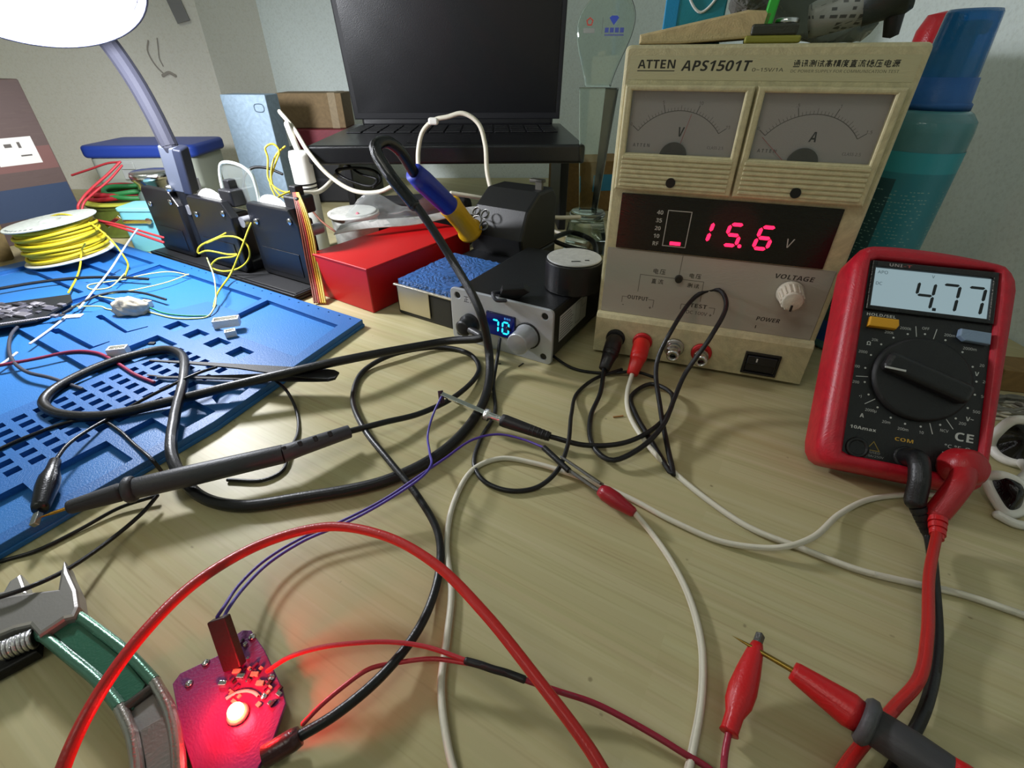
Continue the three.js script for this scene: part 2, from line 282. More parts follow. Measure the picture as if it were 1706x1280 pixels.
  part(dp, 'display_print', quad(111, 30.8, 62.7, 88.4, 1.28), M('#ffffff', 0.2, 0, { map: canvasTex(1110, 308, (g, w, h) => {
    g.fillStyle = '#0b0a0a'; g.fillRect(0, 0, w, h); g.strokeStyle = '#b5b2aa'; g.fillStyle = '#b5b2aa'; g.lineWidth = 5; g.strokeRect(266, 72, 126, 198);
    g.font = 'bold 32px sans-serif'; ['40', '35', '20', '10', 'RF'].forEach((s, i) => g.fillText(s, 206, 98 + i * 44));
    g.save(); g.transform(1, 0, -0.16, 1, 890, 214); g.font = '68px sans-serif'; g.fillText('V', 0, 0); g.restore();
  }) }), { keep: true });
  const led = glow(new THREE.Color(1, 0.01, 0.06), 3.2);
  const digit = (ch, x, y, w, h, t) => { for (const id of SEG[ch]) part(dp, 'lit_segment', segShape(id, w, h, t, 0.14, 0.5).translate(x, y, 1.3), led); };
  digit('1', 50.6, 81.3, 6.6, 11.2, 1.9); digit('5', 66, 80.8, 6.6, 11.4, 1.8); digit('6', 81.6, 80.6, 6.8, 11.6, 1.8);
  part(dp, 'lit_segment', cyl(1.0, 1.0, 0.5, 0, 0, 0, 12).rotateX(Math.PI / 2).translate(74.6, 80.8, 1.3), led);
  part(dp, 'lit_segment', span(37.6, 43.6, 77.6, 79.6, 1.3, 1.8, 0.6), led);
  { const l = new THREE.PointLight(new THREE.Color(1, 0.05, 0.08), 0.00025); l.position.set(0.07, 0.086, 0.012); l.castShadow = true; psu.add(l); }
  // control panel
  const cp = part(psu, 'control_panel', span(2.4, 125.6, 30.2, 72.2, -0.5, 0.5, 0.3), pale);
  part(cp, 'panel_print', quad(122.6, 41.4, 64, 51.2, 0.58), M('#ffffff', 0.5, 0, { map: canvasTex(1472, 498, (g, w, h) => {
    g.fillStyle = '#a9a498'; g.fillRect(0, 0, w, h); const k = 12, X = (u) => (u - 2.7) * k, Y = (v) => (71.9 - v) * k;
    g.strokeStyle = '#5a564c'; g.lineWidth = 4; const line = (...p) => { g.beginPath(); p.forEach(([u, v], i) => (i ? g.lineTo(X(u), Y(v)) : g.moveTo(X(u), Y(v)))); g.stroke(); };
    line([46.4, 72], [46.4, 59]); line([24, 46.4], [24, 57.6], [60.8, 57.6], [61.4, 45]); line([15, 38], [15, 42], [18, 42]); line([31, 42], [34.5, 42], [34.5, 37]); line([51, 38.5], [51, 42], [55, 42]); line([67, 42], [70.5, 42], [70.5, 38]);
    g.fillStyle = '#3c3932'; fit(g, 'OUTPUT', X(18), Y(40.8), 13 * k, 'bold 42px sans-serif'); fit(g, 'TEST', X(56), Y(40.8), 10 * k, 'bold 42px sans-serif'); fit(g, 'DC 100V', X(54.5), Y(36.4), 12.5 * k, '36px sans-serif');
    g.font = 'bold 40px sans-serif'; g.fillText('-', X(15.5), Y(35.5)); g.fillText('+', X(32), Y(35.5)); g.fillText('-', X(51.5), Y(36)); g.fillText('+', X(68), Y(36));
    g.strokeStyle = '#4a463e'; cjk(g, ['dianqi', 'ya'], X(31), Y(62.4), 40, 10, 5); cjk(g, ['zhi', 'liu'], X(31), Y(56), 38, 10, 5); cjk(g, ['dianqi', 'ya'], X(52), Y(62), 36, 10, 5); cjk(g, ['ce', 'shi'], X(52), Y(56), 36, 10, 5);
    g.fillStyle = '#2f2c27'; g.save(); g.transform(1, 0, -0.15, 1, 0, 0); g.translate(20, 0); fit(g, 'VOLTAGE', X(96), Y(65), 20 * k, 'bold 44px sans-serif'); g.restore();
    g.save(); g.transform(1, 0, -0.15, 1, 60, 0); fit(g, 'POWER', X(94), Y(38.2), 13 * k, 'bold 42px sans-serif'); g.restore(); g.fillRect(X(95), Y(35), 6, 24);
  }) }), { keep: true });
  part(cp, 'mode_button', [cyl(2.4, 2.0, 2.4).rotateX(Math.PI / 2).translate(46.6, 57.8, 0.5)], M('#1c1a17', 0.35));
  const kn = part(psu, 'voltage_knob', [lathe([[0, 0], [7.2, 0], [7, 2], [5.9, 2.6], [5.4, 13], [4.6, 14.2], [0, 14.2]], 28).rotateX(Math.PI / 2).translate(107, 57.5, 0.5)], worn('#d8d2bf', 0.45));
  for (let i = 0; i < 16; i++) { const a = i / 16 * 6.283; part(kn, 'grip_ridge', along(rb(1.1, 10, 1.1, 0.3, 0, 5, 0), V(107 + Math.cos(a) * 5.9, 57.5 + Math.sin(a) * 5.9, 3), V(107 + Math.cos(a) * 5.4, 57.5 + Math.sin(a) * 5.4, 13)), worn('#d8d2bf', 0.45)); }
  part(kn, 'pointer', span(106.4, 107.6, 52.2, 55.8, 14.2, 15.2, 0.2), M('#201e1a', 0.5));
  // ledge with the terminals
  part(psu, 'terminal_ledge', ext(poly([[0, 2.5], [4.5, 2.5], [4.5, 27], [3.4, 29.4], [0, 30.4]]), 127.7, 0.5).rotateY(-Math.PI / 2).scale(1, 1, 1).translate(128.2, 0, 0), beige);
  for (const [x, y, ringMat] of [[14.7, 14, blackMatt], [32.1, 14.6, redRubber], [52, 14, steel], [68.8, 13.4, redRubber]]) {
    const j = part(psu, 'terminal', [lathe([[0, 0], [6.2, 0], [6.2, 1.6], [5.4, 2.2], [0, 2.2]]).rotateX(Math.PI / 2).translate(x, y, 4.5)], ringMat);
    part(j, 'post', [lathe([[0, 0], [4.4, 0], [4.4, 4.5], [3.2, 5], [3.2, 8], [3.8, 8.4], [3.8, 10.4], [1.9, 10.8], [1.9, 7]], 16).rotateX(Math.PI / 2).translate(x, y, 6.5)], chrome);
  }
  const sw = part(psu, 'power_switch', ext(poly(rectPts(93.6, 113.4, 4.8, 19.4), [rectPts(95, 112, 6.2, 18)]), 2, 0.4).translate(0, 0, 4.4), black);
  part(sw, 'rocker', [span(95.2, 111.8, 12, 17.8, 3.4, 7.2, 0.6).rotateX(0), span(95.2, 111.8, 6.4, 12.2, 3.4, 5.4, 0.6)], M('#14151c', 0.3));
  part(sw, 'on_mark', span(100.2, 101, 14, 16.4, 7.2, 7.35, 0.05), M('#cfcfcf', 0.6));
}
// things lying on top of the power supply
const PT = rad(19.7), onPsu = (x, z, y = 172.8) => V(56.4 + x * Math.cos(PT) - z * Math.sin(PT), y, -289 + x * Math.sin(PT) + z * Math.cos(PT));
{
  const slab = thing('foam_slab', 'cream foam block tilted on top of the power supply', 'foam block', onPsu(33, -22), -PT);
  part(slab, 'block', ext(poly([[-28, 0], [-8, 0], [30, 2.4], [31, 12], [20, 12.6], [-28, 4]]), 28, 1).translate(0, 0.2, -14), worn('#d3bd8e', 0.85));
  const pk = thing('card_packet', 'teal card packet with a white shield on the foam block', 'packet', onPsu(28, -42, 173), -PT);
  part(pk, 'packet', span(-15, 15, 0, 70, -5, 5, 0.8).rotateZ(0.0), M('#1c7f8e', 0.4));
  part(pk, 'spine', span(-15.4, -8, 0, 70, -5.2, 5.3, 0.8), M('#1b86b6', 0.35));
  part(pk, 'shield_print', tube([V(3, 14, 5.4), V(-3.6, 20, 5.4), V(-5.4, 30, 5.4), V(-5.4, 42, 5.4), V(3, 46, 5.4), V(11.4, 42, 5.4), V(11.4, 30, 5.4), V(9.6, 20, 5.4)], 0.7, 60, 6, true), M('#d9dcd8', 0.5));
  const rockG = new THREE.IcosahedronGeometry(9, 2); { const p = rockG.attributes.position; for (let i = 0; i < p.count; i++) { const k = 1 + 0.22 * noise.noise(p.getX(i) * 0.25, p.getY(i) * 0.25, p.getZ(i) * 0.25); p.setXYZ(i, p.getX(i) * k, p.getY(i) * k * 0.7, p.getZ(i) * k); } rockG.computeVertexNormals(); }
  const rk = onPsu(53, -30, 190); solo('grey_sponge', 'speckled grey scouring lump on the foam block', 'sponge', rockG.translate(rk.x, rk.y, rk.z), M('#5c5b57', 0.95, 0, { bumpMap: coarseTex, bumpScale: 0.002 }));
  const cn = thing('terminal_block', 'small yellow and green screw terminal on the power supply', 'connector', onPsu(66, -14), -PT);
  part(cn, 'base', span(-12, 12, 0, 3, -8, 8, 1), M('#8d8a30', 0.5)); part(cn, 'body', span(-10, 10, 2.8, 7.5, -7, 7, 1.2), M('#34352b', 0.35)); part(cn, 'ring', new THREE.TorusGeometry(4, 1.4, 10, 20).rotateX(Math.PI / 2).translate(5, 8.4, 0), chrome);
  part(cn, 'lever', span(-6.5, -2.2, 6, 17, -2, 6, 0.8).rotateZ(-0.1), M('#35b03a', 0.4));
  // smoky plastic bag
  const bg = new THREE.SphereGeometry(1, 28, 20); { const p = bg.attributes.position; for (let i = 0; i < p.count; i++) { const x = p.getX(i), y = p.getY(i), z = p.getZ(i), k = 1 + 0.24 * noise.noise(x * 2.1, y * 2.1, z * 2.1) + 0.12 * noise.noise(x * 6, y * 6, z * 6); p.setXYZ(i, x * 30 * k, Math.max(-0.62, y) * 26 * k, z * 16 * k); } bg.computeVertexNormals(); }
  bg.computeBoundingBox(); const bp = onPsu(88, -62, 172.8 - bg.boundingBox.min.y);
  solo('plastic_bag', 'crumpled smoky plastic bag behind the marker pen on the power supply', 'bag', bg.translate(bp.x, bp.y, bp.z), M('#8f948c', 0.25, 0, { transmission: 0.75, thickness: 0, bumpScale: 0 }));
  const a = onPsu(80, -18, 181), b = onPsu(112, -14, 190), pen = thing('glue_tube', 'grey printed tube with a black nozzle cap on the power supply', 'tube', onPsu(80, -18));
  const rel = (p) => p.clone().sub(onPsu(80, -18));
  const A = rel(a), B = rel(b), mid = A.clone().lerp(B, 0.62), tip = B.clone().add(V(6, 6, 0));
  part(pen, 'tube_body', along(lathe([[0, 0], [6.4, 0.5], [7.2, 3], [7.6, 24], [7, 25], [0, 25]]), A, B), M('#ffffff', 0.45, 0, { map: canvasTex(256, 256, (g, w, h) => { g.fillStyle = '#8a8d86'; g.fillRect(0, 0, w, h); g.fillStyle = '#3c3f3c'; for (let i = 0; i < 18; i++) for (let j = 0; j < 14; j++) if (rnd() < 0.6) g.fillRect(4 + j * 18, 8 + i * 14, 6 + rnd() * 8, 6); }) }));
  part(pen, 'tube_cap', along(lathe([[0, 0], [8.2, 0], [8.4, 15], [7, 18], [0, 18]]), mid, B), M('#17201c', 0.4));
  part(pen, 'nozzle', [along(rb(13, 15, 11, 3, 0, 7, 0), B.clone().add(V(-3, 0, 0)), tip.clone().add(V(0, 4, 0))), along(lathe([[0, 0], [4.5, 0], [3, 15], [0, 16]]), B, B.clone().add(V(2, -10, 0)))], black);
}

// ---------------------------------------------------------------- multimeter, leaning back on its stand
{
  const BL = on(1362, 768, 15), r = on(1640, 825, 15).sub(BL).normalize(), lean = rad(42), back = V(r.z, 0, -r.x);
  const up = V(0, Math.cos(lean), 0).addScaledVector(back, Math.sin(lean)), n = r.clone().cross(up);
  const mm = thing('multimeter', 'red and black multimeter showing 4.77 on its lit screen', 'multimeter', BL.clone());
  mm.setRotationFromMatrix(new THREE.Matrix4().makeBasis(r, up, n));
  const red = worn('#c4152c', 0.42), face = M('#141416', 0.42);
  const outline = new THREE.Shape(); outline.moveTo(6, -1); outline.lineTo(56, -1); outline.quadraticCurveTo(62, 0, 63, 8); outline.lineTo(66.5, 92); outline.quadraticCurveTo(66.5, 101, 58, 102.5); outline.quadraticCurveTo(34, 108, 12, 106.5); outline.quadraticCurveTo(3, 106, 1.5, 96); outline.lineTo(-1, 10); outline.quadraticCurveTo(-1, 0, 6, -1);
  { // soft rubber ring swept around the body
    const N = 96, outer = [], inner = [], full = outline.getSpacedPoints(720);
    for (let k = 0; k < N; k++) {
      const a = k / N * 6.28319, d = new THREE.Vector2(Math.cos(a), Math.sin(a) * 1.6).normalize(), c = new THREE.Vector2(33.5, 52);
      let best = full[0], bd = -2; for (const p of full) { const q = p.clone().sub(c).normalize(), t = q.dot(d); if (t > bd) { bd = t; best = p; } }
      outer.push(best.clone());
      const s = Math.min(24.9 / Math.abs(d.x || 1e-9), 46.6 / Math.abs(d.y || 1e-9)); inner.push(c.clone().addScaledVector(d, s));
    }
    const rows = [[0.0, -21, 3], [0, -18, 0], [0, -2.5, 0], [0.22, 0.8, 0], [0.5, 2.2, 0], [0.82, 2.0, 0], [1, 0.9, 0], [1, -3, 0]], pos = [];
    const P = (k, [f, z, ins]) => { const o = outer[k % N], n2 = inner[k % N], L = o.distanceTo(n2); const p = o.clone().lerp(n2, Math.min(1, f + ins / L)); return [p.x, p.y, z]; };
    for (let k = 0; k < N; k++) for (let j = 0; j + 1 < rows.length; j++) { const a = P(k, rows[j]), b = P(k + 1, rows[j]), c = P(k + 1, rows[j + 1]), d = P(k, rows[j + 1]); pos.push(...a, ...b, ...c, ...a, ...c, ...d); }
    let g = new THREE.BufferGeometry(); g.setAttribute('position', new THREE.Float32BufferAttribute(pos, 3)); g = mergeVertices(g, 0.01); g.computeVertexNormals();
    part(mm, 'holster', g, red);
  }
  part(mm, 'holster_back', ext(roundRect(6, 59, 4, 98, 6), 3, 1).translate(0, 0, -20.4), red);
  part(mm, 'body', span(8.5, 58.5, 4.7, 98.3, -17, 0, 2), face);
  const W = 900, H = 1690, K = 18, X = (u) => (u - 8.5) * K, Y = (v) => (98.3 - v) * K;
  part(mm, 'face_print', quad(49.6, 93.2, 33.5, 51.5, 0.1), M('#ffffff', 0.4, 0, { map: canvasTex(W, H, (g) => {
    g.fillStyle = '#141416'; g.fillRect(0, 0, W, H); g.fillStyle = '#c9c9c6'; g.strokeStyle = '#c9c9c6';
    fit(g, 'HOLD/SEL', X(10.3), Y(71.2), 12 * K, 'bold 34px sans-serif');
    const cx = 34.2, cy = 44.5, R = 21.2;
    const marks = [['OFF', 90], ['2000k', 108], ['200k', 124], ['20k', 140], ['2000', 158], ['200', 176], ['200', 194], ['•)', 210], ['2000µ', 228], ['20m', 246], ['200m', 262], ['10', 278], ['NCV', 298], ['200', 316], ['500', 334], ['500', 352], ['200', 8], ['20', 26], ['2000m', 46], ['200m', 68]];
    g.textAlign = 'center';
    for (const [s, deg] of marks) { const a = rad(deg), x = X(cx + Math.cos(a) * R), y = Y(cy + Math.sin(a) * R); g.beginPath(); g.arc(x, y, 8, 0, 7); g.fill(); g.font = '30px sans-serif'; g.fillText(s, X(cx + Math.cos(a) * (R + 3.6)), Y(cy + Math.sin(a) * (R + 2.6)) + 10); }
    g.lineWidth = 6; for (const deg of [99, 80, 187, 218, 288, 307]) { const a = rad(deg); g.beginPath(); g.moveTo(X(cx + Math.cos(a) * (R - 1.5)), Y(cy + Math.sin(a) * (R - 1.5))); g.lineTo(X(cx + Math.cos(a) * (R + 3.4)), Y(cy + Math.sin(a) * (R + 3.4))); g.stroke(); }
    g.font = 'bold 46px sans-serif'; g.fillText('Ω', X(13), Y(57)); g.fillText('V⎓', X(55.6), Y(50)); g.fillText('V~', X(54.5), Y(29.5)); g.fillText('A⎓', X(15), Y(23));
    g.textAlign = 'left'; fit(g, '10Amax', X(10.3), Y(17.4), 10.5 * K, 'bold 36px sans-serif'); g.fillStyle = '#c79a28'; fit(g, 'COM', X(28), Y(15.4), 7.5 * K, 'bold 40px sans-serif'); g.fillStyle = '#c9c9c6';
    fit(g, 'CE', X(49.6), Y(20.2), 7.4 * K, 'bold 92px sans-serif'); fit(g, '°C °F  Ω', X(46.5), Y(16.4), 9.5 * K, '38px sans-serif'); fit(g, 'VmAµA', X(46), Y(12.6), 11 * K, 'bold 44px sans-serif');
    g.strokeStyle = '#8e7524'; g.lineWidth = 6; g.beginPath(); g.moveTo(X(20.5), Y(13)); g.lineTo(X(23), Y(9)); g.lineTo(X(18), Y(9)); g.closePath(); g.stroke();
    g.fillStyle = '#9a9a98'; fit(g, 'FUSED', X(18.5), Y(7.6), 5 * K, '24px sans-serif'); fit(g, '10A/250V', X(18), Y(6), 7 * K, '24px sans-serif');
  }) }), { keep: true });
  // screen
  const lc = part(mm, 'screen_frame', ext(poly(rectPts(9.4, 58, 73.6, 97.6), [rectPts(11.2, 55.8, 75.8, 94.6)]), 1.6, 0.5).translate(0, 0, 0.1), M('#101012', 0.2));
  part(lc, 'frame_print', quad(44, 2.2, 33.5, 96.1, 1.76), M('#ffffff', 0.3, 0, { map: canvasTex(880, 44, (g) => { g.fillStyle = '#101012'; g.fillRect(0, 0, 880, 44); g.fillStyle = '#a89c9c'; fit(g, 'UNI', 90, 38, 110, 'bold 40px sans-serif'); g.fillStyle = '#a04848'; fit(g, '-T', 204, 38, 70, 'bold 40px sans-serif'); }) }), { keep: true });
  const lit = new THREE.Color(0.50, 0.66, 0.72);
  const st = canvasTex(1024, 432, (g, w, h) => { g.fillStyle = '#a8c2ca'; g.fillRect(0, 0, w, h); g.fillStyle = '#33474e'; g.font = '50px sans-serif'; g.fillText('APO', 30, 62); g.fillText('DC', 22, 190); g.font = '44px sans-serif'; g.fillText('V', 520, 54); });
  part(mm, 'screen', quad(44.6, 18.8, 33.5, 85.2, 0.4), new THREE.MeshStandardMaterial({ color: 0x30383a, roughness: 0.4, emissive: 0xffffff, emissiveMap: st, emissiveIntensity: 0.62 }), { keep: true });
  const ink = M('#131d21', 0.6);
  const fig = (ch, x) => { for (const id of SEG[ch]) part(mm, 'dark_segment', segShape(id, 6.2, 12.4, 1.15, 0.10, 0.25).translate(x, 77.4, 0.45), ink); };
  fig('4', 28.2); fig('7', 37.4); fig('7', 46.8);
  part(mm, 'dark_segment', span(35.4, 36.8, 76.8, 78.2, 0.45, 0.7, 0.1), ink);
  { const l = new THREE.RectAreaLight(lit, 0.55, 0.0446, 0.0188); l.position.set(0.0335, 0.0852, 0.0032); l.rotation.y = Math.PI; l.castShadow = true; mm.add(l); }
  part(mm, 'yellow_button', ext(poly([[11, 65.4], [22, 65.4], [23, 67.2], [22.6, 70], [11.4, 70]]), 3, 0.5).translate(0, 0, 0), M('#d59a16', 0.45));
  part(mm, 'blue_button', ext(poly([[45.6, 66.2], [47.8, 64.4], [57, 64], [57, 69.2], [46, 69.6]]), 3, 0.5).translate(0, 0, 0), M('#7f93ad', 0.45));
  const dl = part(mm, 'dial', [lathe([[0, 0], [18.8, 0], [18.8, 2.2], [17.4, 3.4], [0, 3.4]], 40).rotateX(Math.PI / 2).translate(34.2, 44.5, 0)], M('#0f0f11', 0.5));
  const bar = rb(9, 34, 6.5, 2.6, 0, 0, 5.6).rotateZ(1.25).translate(34.2, 44.5, 0);
  part(dl, 'grip_bar', bar, M('#111113', 0.45)); part(dl, 'pointer', rb(0.9, 8, 0.4, 0.15, 0, 13, 8.9).rotateZ(1.25 + 0.25).translate(34.2, 44.5, 0), M('#bdbdbb', 0.6));
  for (const x of [14.5, 33, 50]) part(mm, 'socket', [new THREE.TorusGeometry(3.8, 0.9, 8, 20).translate(x, 9.4, 0.3), cyl(3.2, 3.2, 0.6).rotateX(Math.PI / 2).translate(x, 9.4, 0)], black);
  // kickstand
  const foot = 62; part(mm, 'kickstand', [ext(poly([[10, 62], [56, 62], [52, 12], [14, 12]], [rectPts(18, 48, 20, 54)]), 3, 0.6).translate(0, -62, 0).rotateX(rad(52)).translate(0, 66, -20)], blackMatt);

  const w3 = (u, v, w) => BL.clone().addScaledVector(r, u).addScaledVector(up, v).addScaledVector(n, w);
  // leads plugged into the meter
  const bl = thing('test_lead', 'black test lead plugged into the middle meter socket', 'test lead', w3(33, 9, 1)), rl = thing('test_lead', 'red test lead with shrouded plug and long looping cable', 'test lead', w3(50, 9, 1));
  const ob = w3(33, 9, 1), or = w3(50, 9, 1);
  const rp = (o, pts) => pts.map((p) => at(p, 1.8).clone().sub(o));
  const plugB = rp(ob, [w3(33, 9.4, 1.5), w3(33, 8, 10), w3(33, 0, 13), w3(33, -9, 12)]);
  part(bl, 'plug', [tube(plugB, 3.9, 24, 12)], black);
  const dirB = at([1546, 890, 6], 1).clone().sub(ob).sub(plugB[3]).normalize();
  part(bl, 'strain_relief', [along(cyl(2.6, 1.9, 15), plugB[3].clone(), plugB[3].clone().add(dirB)), ...[0, 1, 2, 3, 4].map((i) => along(cyl(3.2 - i * 0.22, 3.1 - i * 0.22, 2), plugB[3].clone().addScaledVector(dirB, i * 2.8), plugB[3].clone().addScaledVector(dirB, i * 2.8 + 1)))], black);
  part(bl, 'cable', tube([plugB[3], ...rp(ob, [[1546, 890, 6], [1557, 980, 5.4], [1561, 1080, 2.5], [1545, 1170, 3], [1500, 1262, 3], [1440, 1360, 3]])], 1.8, 90), blackCord);
  const plugR = rp(or, [w3(50, 9.4, 1.5), w3(50, 8.5, 9), w3(47, 2, 13), w3(43.5, -6, 13), w3(41, -12, 12)]);
  part(rl, 'plug', [along(lathe([[0, 0], [7.2, 0.6], [8, 3], [7.4, 9], [5, 12.5], [0, 13]]), V(0, 0, 0), n.clone().addScaledVector(r, 0.12)), tube(plugR.slice(1), 4.4, 20, 12)], M('#a5141d', 0.38));
  const dirR = at([1562, 880, 12], 1).clone().sub(or).sub(plugR[4]).normalize();
  part(rl, 'strain_relief', [along(cyl(2.8, 2, 12), plugR[4].clone(), plugR[4].clone().add(dirR)), ...[0, 1, 2, 3].map((i) => along(cyl(3.6 - i * 0.3, 3.5 - i * 0.3, 2), plugR[4].clone().addScaledVector(dirR, i * 2.7), plugR[4].clone().addScaledVector(dirR, i * 2.7 + 1)))], redRubber);
  part(rl, 'cable', tube([plugR[4], ...rp(or, [[1562, 880, 12], [1548, 960, 13], [1545, 1060, 12], [1532, 1130, 8], [1490, 1180, 4], [1420, 1262, 3], [1340, 1380, 4], [1180, 1480, 8], [1040, 1340, 14], [980, 1245, 17], [900, 1138, 20], [810, 1025, 22], [725, 940, 22], [640, 893, 21], [545, 878, 19], [440, 905, 19], [330, 968, 22], [235, 1060, 25], [160, 1165, 24], [112, 1262, 20], [70, 1400, 10]])], 1.75, 240, 10), redCord);
}
// ---------------------------------------------------------------- red probe and its clip
{
  const h = 11, a = on(1219, 1059, 9), b = on(1320, 1117, h), c = on(1432, 1195, h), d = on(1660, 1345, h + 2), p = thing('test_probe', 'red test probe with grey collar and bare needle tip', 'test probe', on(1432, 1195));
  const o = on(1432, 1195), q = (v) => v.clone().sub(o), L = (u, v) => u.distanceTo(v);
  part(p, 'needle', along(lathe([[0, 0], [0.35, 3], [0.75, 9], [0.85, L(a, b) + 2], [0, L(a, b) + 2]], 12), q(a), q(b)), M('#9a7f3c', 0.35, 1));
  part(p, 'nose', along(lathe([[0, 0], [2.7, 0], [3.1, 1.2], [4.9, L(b, c) * 0.85], [4.4, L(b, c)], [0, L(b, c)]], 24), q(b), q(c)), redRubber);
  part(p, 'collar', along(lathe([[0, 0], [5.6, 0], [6.6, 1], [6.6, 2.6], [5.4, 3.6], [0, 3.6]]), q(c), q(d)), M('#4a4a4d', 0.5));
  part(p, 'handle', along(lathe([[0, 2], [5, 2.5], [5.3, 12], [4.7, 26], [4.6, L(c, d)], [0, L(c, d)]], 24), q(c), q(d)), M('#38373a', 0.55));
  part(p, 'grip_inlay', along(lathe([[0, 19], [4.9, 19], [5.2, 22], [4.95, L(c, d) - 2], [0, L(c, d) - 2]], 24), q(c), q(d)).translate(0.3, 0.2, 0.4), redRubber);
  const k = thing('alligator_clip', 'bright red alligator clip biting the needle of the red probe', 'clip', on(1240, 1170));
  const ko = on(1240, 1170), t = on(1262, 1072, 9), m = on(1228, 1168, 7), e = on(1214, 1222, 4), kq = (v) => v.clone().sub(ko);
  const sleeve = lathe([[0, 0], [1.7, 0], [2.5, 3], [3.6, 11], [4.2, 18], [3.9, 23], [2.6, 27], [2.5, 32], [2.8, 33], [0, 33]], 22).scale(1, L(t, e) / 33, 0.86);
  part(k, 'sleeve', along(sleeve, kq(t), kq(e)), redRubber);
  part(k, 'jaw', along(rb(2.2, 7, 2.4, 0.4, 0, 0, 0), kq(t), kq(m)), darkSteel);
  part(k, 'wire', tube([kq(e), ...[[1207, 1262, 3], [1206, 1330, 2], [1215, 1420, 2]].map((v) => kq(at(v, 1)))], 0.95), M('#a2203c', 0.4));
}
// ---------------------------------------------------------------- white framed sunglasses and wire coil at the right edge
{
  const o = on(1690, 800), q = (x, y, h = 3) => on(x, y, h).sub(o), g = thing('sunglasses', 'white framed sunglasses with black lenses by the multimeter', 'sunglasses', o.clone());
  const rimA = [[1652, 742, 5], [1664, 718, 16], [1690, 700, 24], [1725, 706, 24], [1742, 740, 14], [1728, 768, 5], [1690, 771, 3], [1664, 760, 3]], rimB = [[1645, 797, 8], [1664, 792, 12], [1692, 802, 12], [1706, 826, 8], [1700, 850, 3], [1678, 856, 2.5], [1662, 838, 3]];
  for (const [rim, dark] of [[rimA, M('#0c0c0e', 0.12)], [rimB, M('#0c0c0e', 0.12)]]) {
    const pts = rim.map((p) => q(...p)), c = pts.reduce((s, p) => s.add(p), V(0, 0, 0)).divideScalar(pts.length);
    part(g, 'rim', tube(pts, 2.2, 60, 8, true), whitePlastic);
    const ringPts = new THREE.CatmullRomCurve3(pts, true, 'centripetal').getPoints(40), pos = []; const dome = c.clone().add(V(-1, 6, 3));
    for (let i = 0; i < 40; i++) { const u = ringPts[i], v = ringPts[i + 1], um = u.clone().lerp(dome, 0.5).add(V(0, 1.4, 0.6)), vm = v.clone().lerp(dome, 0.5).add(V(0, 1.4, 0.6)); for (const t of [u, v, um, um, v, vm, um, vm, dome]) pos.push(...t.toArray()); }
    let lg = new THREE.BufferGeometry(); lg.setAttribute('position', new THREE.Float32BufferAttribute(pos, 3)); lg = mergeVertices(lg, 0.01); lg.computeVertexNormals();
    part(g, 'lens', lg, dark);
  }
  part(g, 'bridge', tube([q(1700, 770, 4), q(1712, 785, 8), q(1700, 800, 11)], 2, 16), whitePlastic);
  part(g, 'temple', tube([q(1662, 858, 2.2), q(1690, 872, 2.2), q(1730, 880, 2.2), q(1800, 900, 2.2)], 1.9, 30), whitePlastic);
  const c = on(1672, 690), k = thing('wire_coil', 'bundle of twisted pale wire lying behind the sunglasses', 'wire', c.clone());
  const strand = [whiteCord, M('#b7b2a6', 0.5), M('#6d6a60', 0.5)];
  for (let j = 0; j < 3; j++) { const pts = []; for (let i = 0; i < 40; i++) { const a = i / 40 * 6.283 * 4 + j, R = 9 + 2.2 * Math.sin(i * 1.7 + j * 2); pts.push(V(Math.cos(a) * R * 1.2, 2.2 + j * 2.2 + 1.6 * Math.sin(a * 0.5 + j), Math.sin(a) * R * 0.7)); } part(k, 'strand', tube(pts, 0.95, 200, 6), strand[j]); }
  const bx = on(1672, 652); solo('cardboard_strip', 'low brown cardboard strip along the right wall', 'cardboard', span(-6, 52, 0, 14, -20, 0, 0.6).rotateY(-rad(14)).translate(bx.x, 0.2, bx.z), worn('#8a6c3f', 0.85));
}

